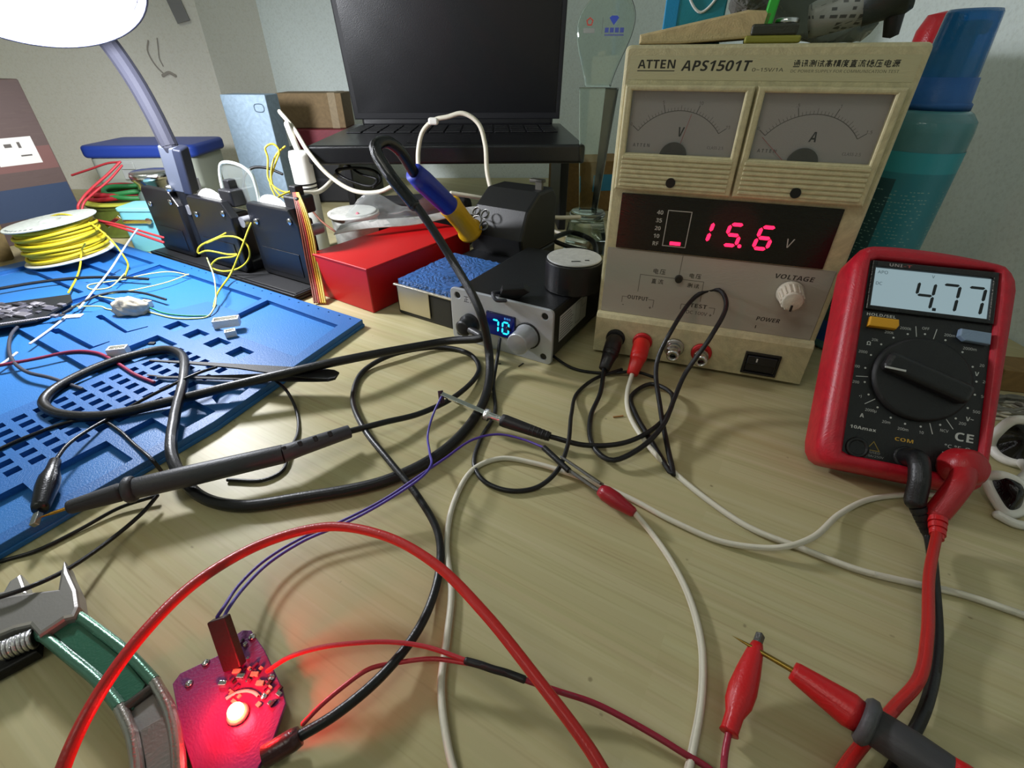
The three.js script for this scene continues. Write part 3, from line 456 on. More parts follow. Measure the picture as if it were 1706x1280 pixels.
// ---------------------------------------------------------------- blue silicone soldering mat
{
  const mat = thing('soldering_mat', 'bright blue silicone soldering mat with trays and slots', 'mat', MAT0.clone(), -DESK);
  const blue = M('#2463a6', 0.5, 0, { bumpScale: 0.0002 }), inner = M('#2b6fb2', 0.5, 0, { bumpScale: 0.0002 });
  const P = (pts) => pts.map(([u, v]) => [u, -v]);
  const holes = [];
  const H = (...pts) => holes.push(P(pts));
  const R = (u0, u1, v0, v1) => H([u0, v0], [u1, v0], [u1, v1], [u0, v1]);
  H([196, 4], [280, 6], [291, 53], [202, 55]);                                   // right tray
  H([36, 4], [190, 4], [196, 30], [158, 31], [150, 54], [44, 56]);               // long tray
  R(-80, 28, 4, 30); R(-80, 30, 38, 62);
  for (let i = 0; i < 4; i++) R(172 + i * 25, 188 + i * 25, 62, 74);             // comb
  H([110, 88], [112, 86], [158, 90], [162, 78], [164, 79], [160, 93], [112, 91]);
  H([108, 116], [110, 113], [162, 113], [163, 104], [165, 104], [165, 117], [109, 119]);
  R(60, 100, 70, 98); R(-70, 50, 72, 120);
  H([58, 128], [205, 128], [205, 262], [40, 262]);                               // wide work area
  R(182, 208, 82, 110);
  for (let i = 0; i < 6; i++) for (let j = 0; j < 21; j++) { const u = 214 + i * 9.6, v = 84 + j * 9.4; R(u, u + 6, v, v + 6.6); }
  H([282, 88], [298, 90], [302, 106], [296, 110], [288, 108], [283, 102]);       // round corner tray
  R(278, 303, 114, 131); R(278, 304, 135, 152); R(278, 305, 157, 186); R(278, 306, 191, 222); R(278, 306, 228, 262);
  for (let i = 0; i < 20; i++) { const u = 60 + i * 11.5; R(u, u + 2.2, -6.4, -4.6); }
  const edge = MAT_EDGE.map(([u, v]) => [u, v > 280 ? 270 : v]);
  part(mat, 'base_sheet', lay(ext(poly(P(edge)), 2.4, 0.4)).translate(0, 0.1, 0), inner);
  part(mat, 'raised_layer', lay(ext(poly(P(edge.map(([u, v]) => [u + (u < 0 ? 0.6 : -0.6), v + (v < 0 ? 0.6 : 0)])), holes), 3.8, 0.35)).translate(0, 2.3, 0), blue);
  for (let i = 0; i < 9; i++) part(mat, 'ridge', span(152 + i * 4.6, 154.4 + i * 4.6, 2.4, 4.6, 33, 52, 0.5), blue);
}
// things lying on the mat
{
  const o = on(60, 520, 8.4), pcb = thing('circuit_board', 'dark slim circuit board crowded with silver chips on the mat', 'circuit board', o.clone());
  const out = [[-60, 505], [0, 508], [118, 492], [121, 503], [80, 527], [60, 536], [0, 546], [-60, 556]].map(([x, y]) => on(x, y, 9).sub(o));
  part(pcb, 'board', lay(ext(poly(out.map((p) => [p.x, -p.z])), 1.6, 0.2)), M('#1d2126', 0.4));
  const chip = [M('#8f8d96', 0.45, 0.6), M('#33333a', 0.5), M('#b5b2bc', 0.4, 0.5), M('#5d5c68', 0.5, 0.3)];
  for (let i = 0; i < 46; i++) { const c = on(-20 + rnd() * 125, 507 + rnd() * 26, 9).sub(o), w = 3 + rnd() * 8, d = 2 + rnd() * 4; part(pcb, 'chip', span(-w / 2, w / 2, 0, 0.8 + rnd() * 1.2, -d / 2, d / 2, 0.2).rotateY(-0.25).translate(c.x, 1.5, c.z), chip[i % 4]); }
  const pins = []; for (let i = 0; i < 22; i++) { const c = on(-4 + i * 4.2, 543 - i * 0.6, 9).sub(o); part(pcb, 'edge_pin', span(-0.7, 0.7, 0, 0.5, -1.2, 1.2, 0.1).translate(c.x, 1.5, c.z), chip[2]); }
}
function connector(px, py, w, h, d, turn, label, pins) {
  const o = at([px, py], 0), c = thing('plug_housing', label, 'connector', V(o.x, MATH + 0.3, o.z), turn, 'white plug housings on the mat');
  const sh = poly(rectPts(-w / 2, w / 2, -d / 2, d / 2), [rectPts(-w / 2 + 1, w / 2 - 1, -d / 2 + 1, d / 2 - 1)]);
  part(c, 'shell', [lay(ext(sh, h, 0.2)), span(-w / 2 + 0.4, w / 2 - 0.4, 0, 1.2, -d / 2 + 0.4, d / 2 - 0.4, 0.2)], whitePlastic);
  for (let i = 0; i < pins; i++) part(c, 'pin', span(-0.3, 0.3, 0, h * 0.9, -0.3, 0.3, 0.05).translate((i - (pins - 1) / 2) * (w - 4) / Math.max(1, pins - 1), 0.6, 0), chrome);
  return c;
}
connector(200, 590, 11, 5, 6, 0.25, 'white four pin socket beside the dark red wire end', 4);
connector(380, 543, 17, 6, 7, 0.32, 'long white plug housing at the tray divider', 5);
connector(386, 560, 7, 4.5, 5, 0.5, 'small white cube plug beside the long white housing', 2);
connector(245, 512, 8, 5, 6, -0.3, 'white plug crimped on green wire above the glue lump', 2);
{
  const g = new THREE.SphereGeometry(1, 26, 18), p = g.attributes.position;
  for (let i = 0; i < p.count; i++) { const x = p.getX(i), y = p.getY(i), z = p.getZ(i), k = 1 + 0.35 * noise.noise(x * 2.3, y * 2.3, z * 2.3 + 4); p.setXYZ(i, x * 13 * k, Math.max(-0.5, y) * 8 * k, z * 7 * k); }
  g.computeVertexNormals(); g.computeBoundingBox(); const o = at([222, 522], 0);
  solo('glue_lump', 'lump of pale wax and cotton on the mat', 'lump', g.translate(o.x, MATH + 0.2 - g.boundingBox.min.y, o.z), worn('#d3c8b4', 0.7));
  solo('solder_crumb', 'tiny black chip lying above the loop of thick cable on the mat', 'crumb', span(-2, 2, 0, 1.4, -1.4, 1.4, 0.3).translate(at([254, 574], 0).x, MATH + 0.2, at([254, 574], 0).z), black);
}
{ // black tweezers
  const o = on(470, 620, 12), t = thing('tweezers', 'flat black tweezers with rounded end resting over the mat edge', 'tweezers', o.clone());
  const arm = (pts, hs, name, m) => { const up = [], dn = [], ps = pts.map(([x, y, w], i) => { const c = on(x, y, hs[i]).sub(o); return [c, w]; });
    const dir = ps[ps.length - 1][0].clone().sub(ps[0][0]).setY(0).normalize(), side = V(-dir.z, 0, dir.x), pos = [];
    const L = ps.map(([c, w]) => [c.clone().addScaledVector(side, w), c.clone().addScaledVector(side, -w)]), th = V(0, 0.9, 0), q4 = (a, b, c, d) => { for (const k of [a, b, c, a, c, d]) pos.push(...k.toArray()); };
    for (let i = 0; i + 1 < L.length; i++) { const [a, b] = L[i], [c, d] = L[i + 1], A = a.clone().add(th), B = b.clone().add(th), C = c.clone().add(th), D = d.clone().add(th); q4(A, B, D, C); q4(a, c, d, b); q4(a, A, C, c); q4(b, d, D, B); }
    const [e, f] = L[L.length - 1]; q4(e, f, f.clone().add(th), e.clone().add(th));
    const g = new THREE.BufferGeometry(); g.setAttribute('position', new THREE.Float32BufferAttribute(pos, 3)); g.computeVertexNormals(); part(t, name, g, m); };
  const bm = M('#0b0b0d', 0.6);
  arm([[250, 602, 0.5], [320, 606, 1.2], [400, 612, 2.2], [470, 619, 4.2], [530, 624, 5.4], [552, 626, 5], [562, 627, 3]], [14, 14, 14, 14, 13, 12, 12], 'arm', bm);
  arm([[262, 630, 0.5], [330, 630, 1.4], [400, 630, 2.6], [470, 629, 4.6], [530, 628, 5.6], [552, 628, 5.2], [562, 628, 3.2]], [7.5, 8, 9, 10, 11, 11.5, 11.5], 'arm', bm);
  part(t, 'tip', wire([[246, 625, 7.5], [275, 628, 8]], 0.5).translate(-o.x, -o.y, -o.z), steel);
}
// ---------------------------------------------------------------- soldering station
{
  const o = bench(0, 0), s = thing('soldering_station', 'black soldering station with silver front plate and blue digits', 'soldering station', V(-42, 0, -307), -rad(30));
  const plate = M('#b9bcc2', 0.4, 0.35);
  part(s, 'case', span(1.5, 76.5, 2, 36.5, -108, -1.6, 1.5), M('#16171a', 0.4));
  const front = roundRect(0, 78.5, 0, 39, 4); for (const [x, y] of [[6, 5], [72.5, 5], [6, 34], [72.5, 34]]) { const hP = new THREE.Path(); hP.absarc(x, y, 2.3, 0, 6.2832, true); front.holes.push(hP); }
  part(s, 'front_plate', ext(front, 2.4, 0.5).translate(0, 0, -1.6), plate);
  for (const [x, y] of [[6, 5], [72.5, 5], [6, 34], [72.5, 34]]) part(s, 'bolt', cyl(2.2, 2.2, 1.2).rotateX(Math.PI / 2).translate(x, y, -1.2), M('#0f0f10', 0.4));
  part(s, 'plate_print', quad(11, 6, 16, 32.6, 0.86), M('#ffffff', 0.45, 0, { map: canvasTex(220, 120, (g, w, h) => { g.fillStyle = '#b4b6bb'; g.fillRect(0, 0, w, h); g.strokeStyle = '#2a2a30'; cjk(g, ['zheng', 'dian'], 10, 14, 92, 12, 9); }) }), { keep: true });
  const sc = part(s, 'screen', span(29, 52, 11.5, 28.5, 0, 1.6, 0.8), M('#0a1238', 0.12));
  part(sc, 'screen_glow', quad(21.4, 15.4, 40.5, 20, 1.66), new THREE.MeshStandardMaterial({ color: 0x050a20, roughness: 0.2, emissive: 0x0a1a70, emissiveIntensity: 0.35 }), { keep: true });
  const cy = glow(new THREE.Color(0.02, 0.75, 1), 1.3);
  for (const [ch, x] of [['7', 34], ['0', 42]]) for (const id of SEG[ch]) part(sc, 'lit_segment', segShape(id, 4.6, 8.4, 1.2, 0.06, 0.3).translate(x, 15, 1.7), cy);
  part(sc, 'lit_segment', span(48.4, 49.6, 14.4, 15.6, 1.7, 2, 0.2), cy);
  part(sc, 'lit_caption', quad(6, 2, 46, 26, 1.72), new THREE.MeshStandardMaterial({ color: 0x050a20, emissive: 0xffffff, emissiveIntensity: 0.8, emissiveMap: canvasTex(120, 40, (g) => { g.fillStyle = '#061040'; g.fillRect(0, 0, 120, 40); g.strokeStyle = '#59a8ff'; cjk(g, ['zhi', 'wen', 'ya'], 6, 4, 30, 6, 4); }) }), { keep: true });
  const k = part(s, 'dial_knob', [lathe([[0, 0], [8.4, 0], [8.4, 1.2], [7.6, 2], [7.4, 13], [6.6, 14.2], [0, 14.2]], 32).rotateX(Math.PI / 2).translate(60.5, 17.5, 0.8)], M('#b4b6bb', 0.35, 0.55));
  part(k, 'base_ring', new THREE.TorusGeometry(8.9, 0.6, 8, 32).translate(60.5, 17.5, 1), black);
  const con = part(s, 'cord_socket', [lathe([[0, 0], [7.2, 0], [7.2, 4], [5.8, 5], [5.8, 10], [4, 11], [0, 11]], 24).rotateX(Math.PI / 2).translate(16, 15.5, 0.6)], black);
  part(s, 'side_label', quad(46, 19, 0, 0, 0).rotateY(Math.PI / 2).translate(76.8, 20, -36), M('#ffffff', 0.6, 0, { map: canvasTex(460, 190, (g, w, h) => { g.fillStyle = '#c6c6c2'; g.fillRect(0, 0, w, h); g.fillStyle = '#55565a'; for (let i = 0; i < 9; i++) g.fillRect(16, 16 + i * 19, 120 + rnd() * 110, 6); g.strokeStyle = '#77787c'; g.lineWidth = 4; g.strokeRect(270, 16, 80, 150); g.strokeRect(370, 16, 70, 60); }) }), { keep: true });
  part(s, 'foot', [cyl(4, 4, 2, 8, 0, -10), cyl(4, 4, 2, 70, 0, -10), cyl(4, 4, 2, 8, 0, -98), cyl(4, 4, 2, 70, 0, -98)], rubber);
  // solder reel on top
  const w = (x, y, z) => V(-42 + x * Math.cos(rad(30)) - z * Math.sin(rad(30)), y, -307 + x * Math.sin(rad(30)) + z * Math.cos(rad(30)));
  const rl = thing('solder_reel', 'black drum with a pale printed lid on the soldering station', 'reel', w(70, 36.8, -46));
  part(rl, 'drum', lathe([[0, 0], [18.6, 0], [19, 0.8], [19, 19], [18.4, 20], [0, 20]], 40), M('#121214', 0.4));
  part(rl, 'lid', lathe([[0, 20], [17.8, 20], [18.2, 20.6], [17.6, 21.2], [0, 21.2]], 40), worn('#c4c4c0', 0.4));
  part(rl, 'lid_print', [span(-3, 3, 21.1, 21.4, 9, 10.5, 0.1), span(6, 9, 21.1, 21.4, 7, 8.5, 0.1)], black);
  // clip-like cord rest lying on the plate
  const cr = thing('binder_clip', 'black clip hooked on the top edge of the front plate', 'clip', w(39, 36.8, -8));
  part(cr, 'jaw', [ext(poly([[-5, 0], [8, 0], [16, 5], [12, 8], [-2, 7]]), 9, 0.8).translate(0, 0.2, -4)], black); part(cr, 'handle', [tube([V(-4, 3, 0), V(-8, 5, 6), V(-6, 2.5, 11), V(0, 2.5, 12)], 1.2, 20)], M('#2a2c38', 0.3));
}
{ // iron stand: tray with blue sponge and slanted holder
  const s = thing('iron_stand', 'black iron stand with wet blue sponge and slanted holder', 'iron stand', V(-90, 0, -347), -rad(32));
  part(s, 'tray', [span(0, 55, 0, 24, -160, 0, 2)], M('#17181b', 0.4));
  part(s, 'tray_plate', [span(3, 34, 4, 25, 0.2, 1.2, 0.4), span(-0.6, 56.6, 24, 25.4, -0.8, 1.6, 0.4)], M('#c5bca6', 0.3, 0.8));
  const sg = new THREE.BoxGeometry(52, 5, 70, 26, 2, 34), p = sg.attributes.position; for (let i = 0; i < p.count; i++) if (p.getY(i) > 2) { const x = p.getX(i), z = p.getZ(i), hole = Math.exp(-((x - 12) ** 2 + (z - 8) ** 2) / 60) * 4; p.setY(i, 2.5 + 0.7 * noise.noise(x * 0.25, 3, z * 0.25) + 0.5 * noise.noise(x * 0.9, 7, z * 0.9) - hole); } sg.computeVertexNormals();
  part(s, 'sponge', sg.translate(28, 26, -37), M('#3f6fb4', 0.35, 0, { bumpMap: coarseTex, bumpScale: 0.0015, map: smudgeTex, clearcoat: 0.4, clearcoatRoughness: 0.3 }));
  // holder body: wedge leaning towards the iron
  const side = [[-100, 24], [-160, 24], [-160, 66], [-152, 74], [-128, 74], [-108, 62], [-97, 40]];
  part(s, 'holder', ext(poly(side.map(([z, y]) => [-z, y])), 54, 2.5).rotateY(Math.PI / 2).translate(0.5, 0, 0), M('#0b0b0d', 0.5));
  const fr = new THREE.Shape(); fr.absarc(0, 0, 16, 0, 6.2832); for (let i = 0; i < 6; i++) { const h = new THREE.Path(), a = i / 6 * 6.2832; h.absarc(Math.cos(a) * 11.6, Math.sin(a) * 11.6, 3.6, 0, 6.2832, true); fr.holes.push(h); }
  { const h = new THREE.Path(); h.absarc(0, 0, 6.4, 0, 6.2832, true); fr.holes.push(h); }
  part(s, 'holder_ring', ext(fr, 2, 0.4).rotateX(-0.75).rotateY(-0.25).translate(11, 50, -93), M('#8e8e8a', 0.4, 0.5));
  part(s, 'holder_bracket', [span(44, 51, 70, 82, -140, -137, 0.8), span(38, 51, 79, 82, -144, -137, 0.8)], M('#55534c', 0.4, 0.5));
}
{ // iron with cord
  const a = dep(786, 388, -418), b = dep(757, 352, -401), c = dep(690, 288, -366), o = V(a.x, 0, a.z), q = (v) => v.clone().sub(o), L1 = a.distanceTo(b), L2 = b.distanceTo(c);
  const t = thing('soldering_iron', 'blue and yellow soldering iron in its holder with thick black cord', 'soldering iron', o.clone());
  part(t, 'yellow_grip', along(lathe([[0, 0], [8, 0], [11, 1.5], [11.2, 4.5], [9.4, 7], [8.6, L1 * 0.6], [9, L1], [9.6, L1 + 7], [7.6, L1 + 9], [0, L1 + 9]], 28), q(a), q(b)), M('#d3a214', 0.45));
  part(t, 'blue_handle', along(lathe([[0, 0], [7.6, 0], [8, 4], [8, L2 * 0.8], [7, L2], [0, L2]], 28), q(b), q(c)), M('#1c2f9c', 0.35));
  part(t, 'strain_relief', tube([c.clone(), [662, 247, null, -350], [640, 236, null, -341], [626, 247, null, -333], [647, 288, null, -322], [690, 342, null, -312]].map((p) => at(p, 4).clone().sub(o)), 3.9, 60, 12), M('#0c0c10', 0.22));
  part(t, 'cord', tube([c.clone(), [662, 247, null, -350], [640, 234, null, -341], [622, 243, null, -333], [645, 285, null, -322], [700, 352, null, -310], [757, 440, null, -294], [800, 520, null, -268], [815, 590, 12], [813, 645, 4], [787, 702, 3], [730, 758, 3], [640, 802, 3], [500, 830, 3], [395, 843], [328, 823], [288, 765, 9.5], [290, 700, 11], [306, 630, 15], [302, 591, 13], [268, 583, 9], [190, 602], [100, 643], [73, 668], [92, 688], [170, 693], [270, 672, 10], [400, 640, 14], [560, 603, 17], [690, 578, 12], [750, 568, 10], V(-20, 15.5, -277), V(-28, 15.5, -288)].map((p) => at(p, 2.7).clone().sub(o)), 2.7, 320, 10), blackCord);
}
{ // red box
  const b = thing('red_box', 'glossy red cardboard box standing beside the iron stand', 'box', V(-164.4, 0, -383), -rad(34));
  part(b, 'box', span(0, 66, 0, 36, -125, 0, 1), M('#b60a0d', 0.45));
  part(b, 'lid', span(-0.5, 66.5, 34.8, 36.6, -125.5, 0.5, 0.6), M('#b80b0e', 0.42));
}

// ---------------------------------------------------------------- back of the desk, left side
const localBox = (name, label, category, u0, u1, v0, v1, h) => { const t = thing(name, label, category, bench(u0, v0), -DESK); return [t, u1 - u0, v1 - v0, h]; };
{
  const [t, w, d, h] = localBox('carton', 'large dark brown carton with white label at the left edge', 'carton', -335, -181, -28, 260, 152);
  const tex = canvasTex(1024, 540, (g, W, H) => { g.fillStyle = '#5a4944'; g.fillRect(0, 0, W, H); for (let i = 0; i < 900; i++) { g.fillStyle = `rgba(${rnd() < 0.5 ? '40,30,28' : '150,125,110'},0.05)`; g.fillRect(rnd() * W, rnd() * H, 60 * rnd(), 2 + rnd() * 4); }
    g.fillStyle = '#74504a'; g.fillRect(0, 215, W, 80); g.fillStyle = '#2c3d58'; g.fillRect(0, 350, W, 110); g.fillStyle = '#4d3d3a'; g.fillRect(0, 460, W, 80);
    g.fillStyle = '#e0dcd4'; g.fillRect(850, 180, 130, 92); g.fillStyle = '#5a544e'; g.fillRect(890, 200, 22, 12); g.fillRect(930, 196, 9, 20); g.fillRect(925, 240, 34, 5); });
  part(t, 'body', span(0, w, 0, h, 0, d, 1.2), worn('#6a5650', 0.75));
  part(t, 'printed_side', quad(d - 2, h - 2, 0, 0, 0).rotateY(Math.PI / 2).translate(w + 0.2, h / 2, d / 2), M('#ffffff', 0.7, 0, { map: tex }), { keep: true });
  const [t2, w2, d2, h2] = localBox('small_carton', 'tan cardboard box at the left edge beside the wire spool', 'carton', -178, -126, 62, 200, 78);
  part(t2, 'body', ext(poly([[0, 0], [w2, 0], [w2 + 24, h2 - 26], [w2 + 36, h2 - 6], [w2 + 30, h2], [8, h2]]), d2, 3), worn('#8f7a4e', 0.85)); part(t2, 'flap', span(12, w2 + 28, h2 - 0.5, h2 + 1, 2, d2 / 2, 0.4), worn('#998457', 0.85));
}
{ // spool of yellow wire
  const c = on(122, 428, 8), s = thing('wire_spool', 'spool of yellow hook-up wire with white flanges', 'spool', V(c.x, MATH + 0.3, c.z));
  s.rotation.set(0.02, 0, 0.10); s.position.y += 0.0035;
  const fl = (y) => lathe([[9, y], [36, y], [36.8, y + 0.8], [36, y + 1.8], [9, y + 1.8], [9, y]], 48);
  part(s, 'flange', fl(0), worn('#d5d4c6', 0.5)); part(s, 'flange', fl(32), worn('#cfd6cc', 0.5));
  part(s, 'core', lathe([[8.6, 0], [8.6, 33], [11, 33], [11, 0]], 24), worn('#cfcfc0', 0.6));
  for (let i = 0; i < 13; i++) { const y = 3 + i * 2.25, R = 31 + 1.6 * Math.sin(i * 2.1), pts = []; for (let k = 0; k < 16; k++) { const a = k / 16 * 6.2832; pts.push(V(Math.cos(a) * (R + 0.6 * Math.sin(k * 2 + i)), y + 1.0 * Math.sin(a * 2 + i * 1.3), Math.sin(a) * R)); } part(s, 'wire_turn', tube(pts, 1.5, 56, 6, true), M(i % 3 ? '#d2bf25' : '#c3b21f', 0.5)); }
  part(s, 'winding', lathe([[11, 1.8], [30.4, 1.8], [30.8, 8], [30, 16], [31, 26], [30.2, 32], [11, 32]], 40), M('#b8a71d', 0.6));
  part(s, 'flange_print', [0, 1, 2, 3, 4, 5, 6, 7].map((i) => span(-1, 1.2, 33.7, 34.0, -1, 1, 0.1).translate(0, 0, 33).rotateY(-0.7 + i * 0.14)), M('#4a5450', 0.6));
}
{ // olive spool with red and green coils behind it
  const c = bench(-132, -62), s = thing('wire_drum', 'olive wire drum topped with red and green coils behind the yellow spool', 'spool', c.clone());
  part(s, 'drum', lathe([[0, 0], [42, 0], [43, 2], [40, 4], [40, 30], [43, 32], [42, 34], [0, 34]], 40), worn('#5d6a24', 0.6));
  part(s, 'rim', lathe([[36, 34], [44, 34], [44.6, 36], [42, 37], [36, 37]], 40), M('#a5a83a', 0.5));
  for (const [col, y, R, x0] of [['#8c1420', 40, 36, -3], ['#9a1a26', 43, 34, -4], ['#1f6a34', 41, 34, 8], ['#24703a', 45, 30, 10]]) { const pts = []; for (let k = 0; k < 18; k++) { const a = k / 18 * 6.2832; pts.push(V(x0 + Math.cos(a) * R, y + 1.4 * Math.sin(a * 3 + R), Math.sin(a) * R * 0.9)); } part(s, 'coil', tube(pts, 2.6, 70, 8, true), M(col, 0.45)); }
}
{ // clear lunch box with blue lid
  const t = thing('storage_box', 'clear plastic box with a thick blue lid by the wall', 'box', V(-452, 0, -672), 0.05);
  part(t, 'body', [ext(roundRect(-62, 62, -40, 40, 10), 70, 2).rotateX(-Math.PI / 2)], M('#cdd3c4', 0.3, 0, { transmission: 0.35, thickness: 0 }));
  part(t, 'lid', [lay(ext(roundRect(-67, 67, -44, 44, 12), 14, 4, 4)).translate(0, 70, 0)], M('#29449c', 0.4));
  part(t, 'latch', [span(-26, 40, 46, 68, 40.4, 43, 1), span(-24, -8, 58, 66, 43, 45, 1)], M('#dfe2de', 0.12, 0, { transmission: 0.5, thickness: 0 }));
  const w = thing('white_carton', 'pale printed carton standing behind the metal jar', 'carton', V(-398, 0, -590), 0.15);
  part(w, 'body', span(-26, 26, 0, 52, -18, 18, 1), worn('#b9b6b8', 0.6)); part(w, 'side_print', [0, 1, 2, 3].map((i) => span(-24 + i * 3, -22.6 + i * 3, 4, 48, 18, 18.3, 0.1)), M('#7c7a78', 0.7));
}
{
  const j = thing('glass_jar', 'small jar with a shiny round metal lid', 'jar', bench(-70, -66));
  part(j, 'glass', lathe([[0, 0], [18, 0], [19, 2], [19, 46], [15, 50], [15, 54], [14, 54], [14, 50], [18, 45], [18, 2.5], [0, 2.5]], 36), M('#9fb4ad', 0.1, 0, { transmission: 0.6, thickness: 0 }));
  part(j, 'metal_lid', lathe([[0, 70], [17, 69.4], [19.5, 68], [20.4, 65], [19.6, 61], [16.5, 57.5], [16, 52], [15.4, 52], [15.4, 57], [0, 58]], 40), chrome);
  const c = thing('teal_cup', 'pale teal plastic cup with a bent metal strip', 'cup', bench(-36, -33));
  part(c, 'cup', [ext(roundRect(-19, 19, -15, 15, 5), 42, 1).rotateX(-Math.PI / 2)], M('#6fb3ba', 0.45)); part(c, 'rim', [lay(ext(roundRect(-20, 20, -16, 16, 5), 4, 1)).translate(0, 41, 0)], M('#7fc0c6', 0.4));
  part(c, 'metal_strip', [rb(26, 4, 1, 0.3, -2, 32, 16.6).rotateZ(0.0), rb(20, 3.6, 1, 0.3, -6, 40, 18).rotateZ(0.5), cyl(3, 3, 2).rotateX(Math.PI / 2).translate(12, 33, 17)], chrome);
}
// black bracket segments with white discs, and the lamp they carry
{
  const seg = [[21, -36, 29, 61, 'first black bracket segment, carrying the lamp arm', 0], [100, -36, 31, 61, 'middle black bracket segment with white disc and clear hoop', 1], [173, -46, 32, 62, 'black bracket segment nearest the red box with ribbon cable over it', 2]];
  { const t = thing('bracket_tray', 'long low black tray under the three black brackets', 'tray', bench(96, -38), -DESK); part(t, 'tray', span(-110, 112, 0, 4, -26, 25.5, 1.5), M('#0e0e12', 0.45)); part(t, 'rim', [span(-110, 112, 3.6, 6, 23, 25.5, 0.8), span(-110, 112, 3.6, 6, -26, -23.5, 0.8), span(-110, -107.5, 3.6, 6, -24, 24, 0.8), span(109.5, 112, 3.6, 6, -24, 24, 0.8)], M('#121217', 0.45)); part(t, 'bed', span(-107, 109, 3.8, 6, -23, 22, 0.8), M('#0b0b0e', 0.6)); }
  for (const [u, v, w, h, label, kind] of seg) {
    const t = thing('bracket_segment', label, 'bracket', bench(u, v, 6.2), -DESK, 'black bracket segments behind the mat');
    part(t, 'plate', ext(poly([[-w + 3, 0.5], [w - 3, 0.5], [w, 5], [w, h - 12], [w - 9, h], [-w + 3, h], [-w, h - 3], [-w, 4]]), 8, 1.2).translate(0, 0, 4), M('#101014', 0.36));
    part(t, 'base', span(-w + 2, w - 2, 0, 9, -20, 5, 2), M('#15151b', 0.45));
    part(t, 'hub', span(-w + 14, w - 14, 8, h - 12, -14, 0, 2), M('#121215', 0.45));
    part(t, 'inset_panel', span(-w + 8, w - 8, 6, h * 0.42, 12, 12.6, 0.3), M('#0d0d12', 0.3));
    if (kind) part(t, 'white_disc', lathe([[0, 0], [29, 0], [31, 1.6], [29, 3.6], [0, 3.6]], 48).rotateX(Math.PI / 2).translate(-w + 23.4, h - 24.6, 0.2), M('#ecebe6', 0.4));
    for (const [x, y] of [[-w + 10, h - 15], [w - 9, h - 9]]) part(t, 'screw', [lathe([[0, 0], [2.8, 0], [2.4, 1.4], [0, 1.9]], 14).rotateX(Math.PI / 2).translate(x, y, 12)], chrome);
    part(t, 'hinge', [cyl(4.5, 4.5, 12, 0, 0, 0, 20).rotateX(Math.PI / 2).translate(w + 4, h - 16, -6)], M('#8d8d92', 0.4, 0.4));
    part(t, 'upper_block', [span(w - 24, w - 6, h - 6, h + 8, -14, 3, 2), span(w - 20, w - 12, h + 6, h + 15, -10, -2, 1)], M('#141418', 0.45));
    if (kind === 1) part(t, 'clear_hoop', tube([V(2, h - 10, -4), V(0, h + 16, -8), V(4, h + 25, -9), V(14, h + 28, -9), V(36, h + 26, -9), V(45, h + 20, -9), V(48, h + 10, -8), V(50, h - 14, -4)], 1.4, 70), M('#d5dbd9', 0.15, 0, { transmission: 0.45, thickness: 0 }));
    if (kind === 1) part(t, 'clear_panel', ext(roundRect(2, 47, h - 10, h + 26, 8), 1, 0.2).translate(0, 0, -10), M('#dfe6e4', 0.1, 0, { transmission: 0.92, thickness: 0, bumpScale: 0 }));
  }
  const head = V(...LAMP_AT), aim = V(...LAMP_AIM).sub(head).normalize(), lamp = thing('desk_lamp', 'bright round lamp head on a flat curved arm at upper left', 'lamp', bench(34, -48));
  const o = bench(34, -48), q = (v) => v.clone().sub(o);
  // head: dish open towards the desk, built along -y then turned
  const turn = (g) => along(g, q(head), q(head.clone().add(aim)));
  part(lamp, 'head', turn(lathe([[0, -16], [32, -15], [52, -8], [59, -1], [61, 7], [58, 7.4], [56, 1], [50, -6], [0, -9]], 56)), M('#6c6f8e', 0.6));
  const lg = glow(new THREE.Color(0.95, 0.96, 1), 2.2);
  part(lamp, 'diffuser', turn(lathe([[27, -4], [42, -3], [54, 1.5], [55.6, 3.4], [54, 2.4], [42, -1.8], [27, -2.6]], 56)), lg);
  part(lamp, 'lens', turn(lathe([[0, -3.4], [27, -3.2], [27, -2.2], [0, -1.8]], 40)), glow(new THREE.Color(0.9, 0.93, 1), 1.4));
  for (let i = 0; i < 12; i++) { const a = i / 12 * 6.2832; part(lamp, 'lamp_diode', turn(cyl(2.4, 2, 2, Math.cos(a) * 21, -2.4, Math.sin(a) * 21, 12)), glow(new THREE.Color(1, 1, 1), 4)); }
  const light = new THREE.PointLight(new THREE.Color(0.93, 0.95, 1.0), LAMP_POWER); light.shadow.radius = 1.1;
  const lp = q(head).addScaledVector(aim, 42).multiplyScalar(0.001); light.position.copy(lp); light.castShadow = true; lamp.add(light);
  const back = head.clone().addScaledVector(aim, -12);
  const arm = [q(back), q(back.clone().addScaledVector(aim, -14).add(V(10, 0, -24))), q(dep(150, 34, -478)), q(dep(186, 78, -478)), q(dep(225, 135, -474)), q(dep(256, 190, -469)), q(dep(283, 245, -463))];
  const strip = tube(arm, 7.2, 60, 12), sp = strip.attributes.position; strip.computeVertexNormals();
  part(lamp, 'arm', strip, M('#1d1e2b', 0.8));
  const b0 = q(dep(283, 242, -462)), b1 = q(dep(305, 318, -468));
  part(lamp, 'arm_clamp', along(rb(17, b0.distanceTo(b1), 11, 2, 0, b0.distanceTo(b1) / 2, 0), b1, b0), M('#5a5f6c', 0.5, 0.2));
  part(lamp, 'clamp_cheek', along(rb(8, b0.distanceTo(b1), 15, 2, 8, b0.distanceTo(b1) / 2, 0), b1, b0), M('#262a3a', 0.4));
  part(lamp, 'clamp_post', [along(cyl(6, 6, b1.y, 0, 0, 0), V(b1.x, 0, b1.z), V(b1.x, 1, b1.z))], black);
  part(lamp, 'clamp_screw', [sph(3.4, b1.x - 6, b1.y + 4, b1.z + 9, 14)], chrome);
}
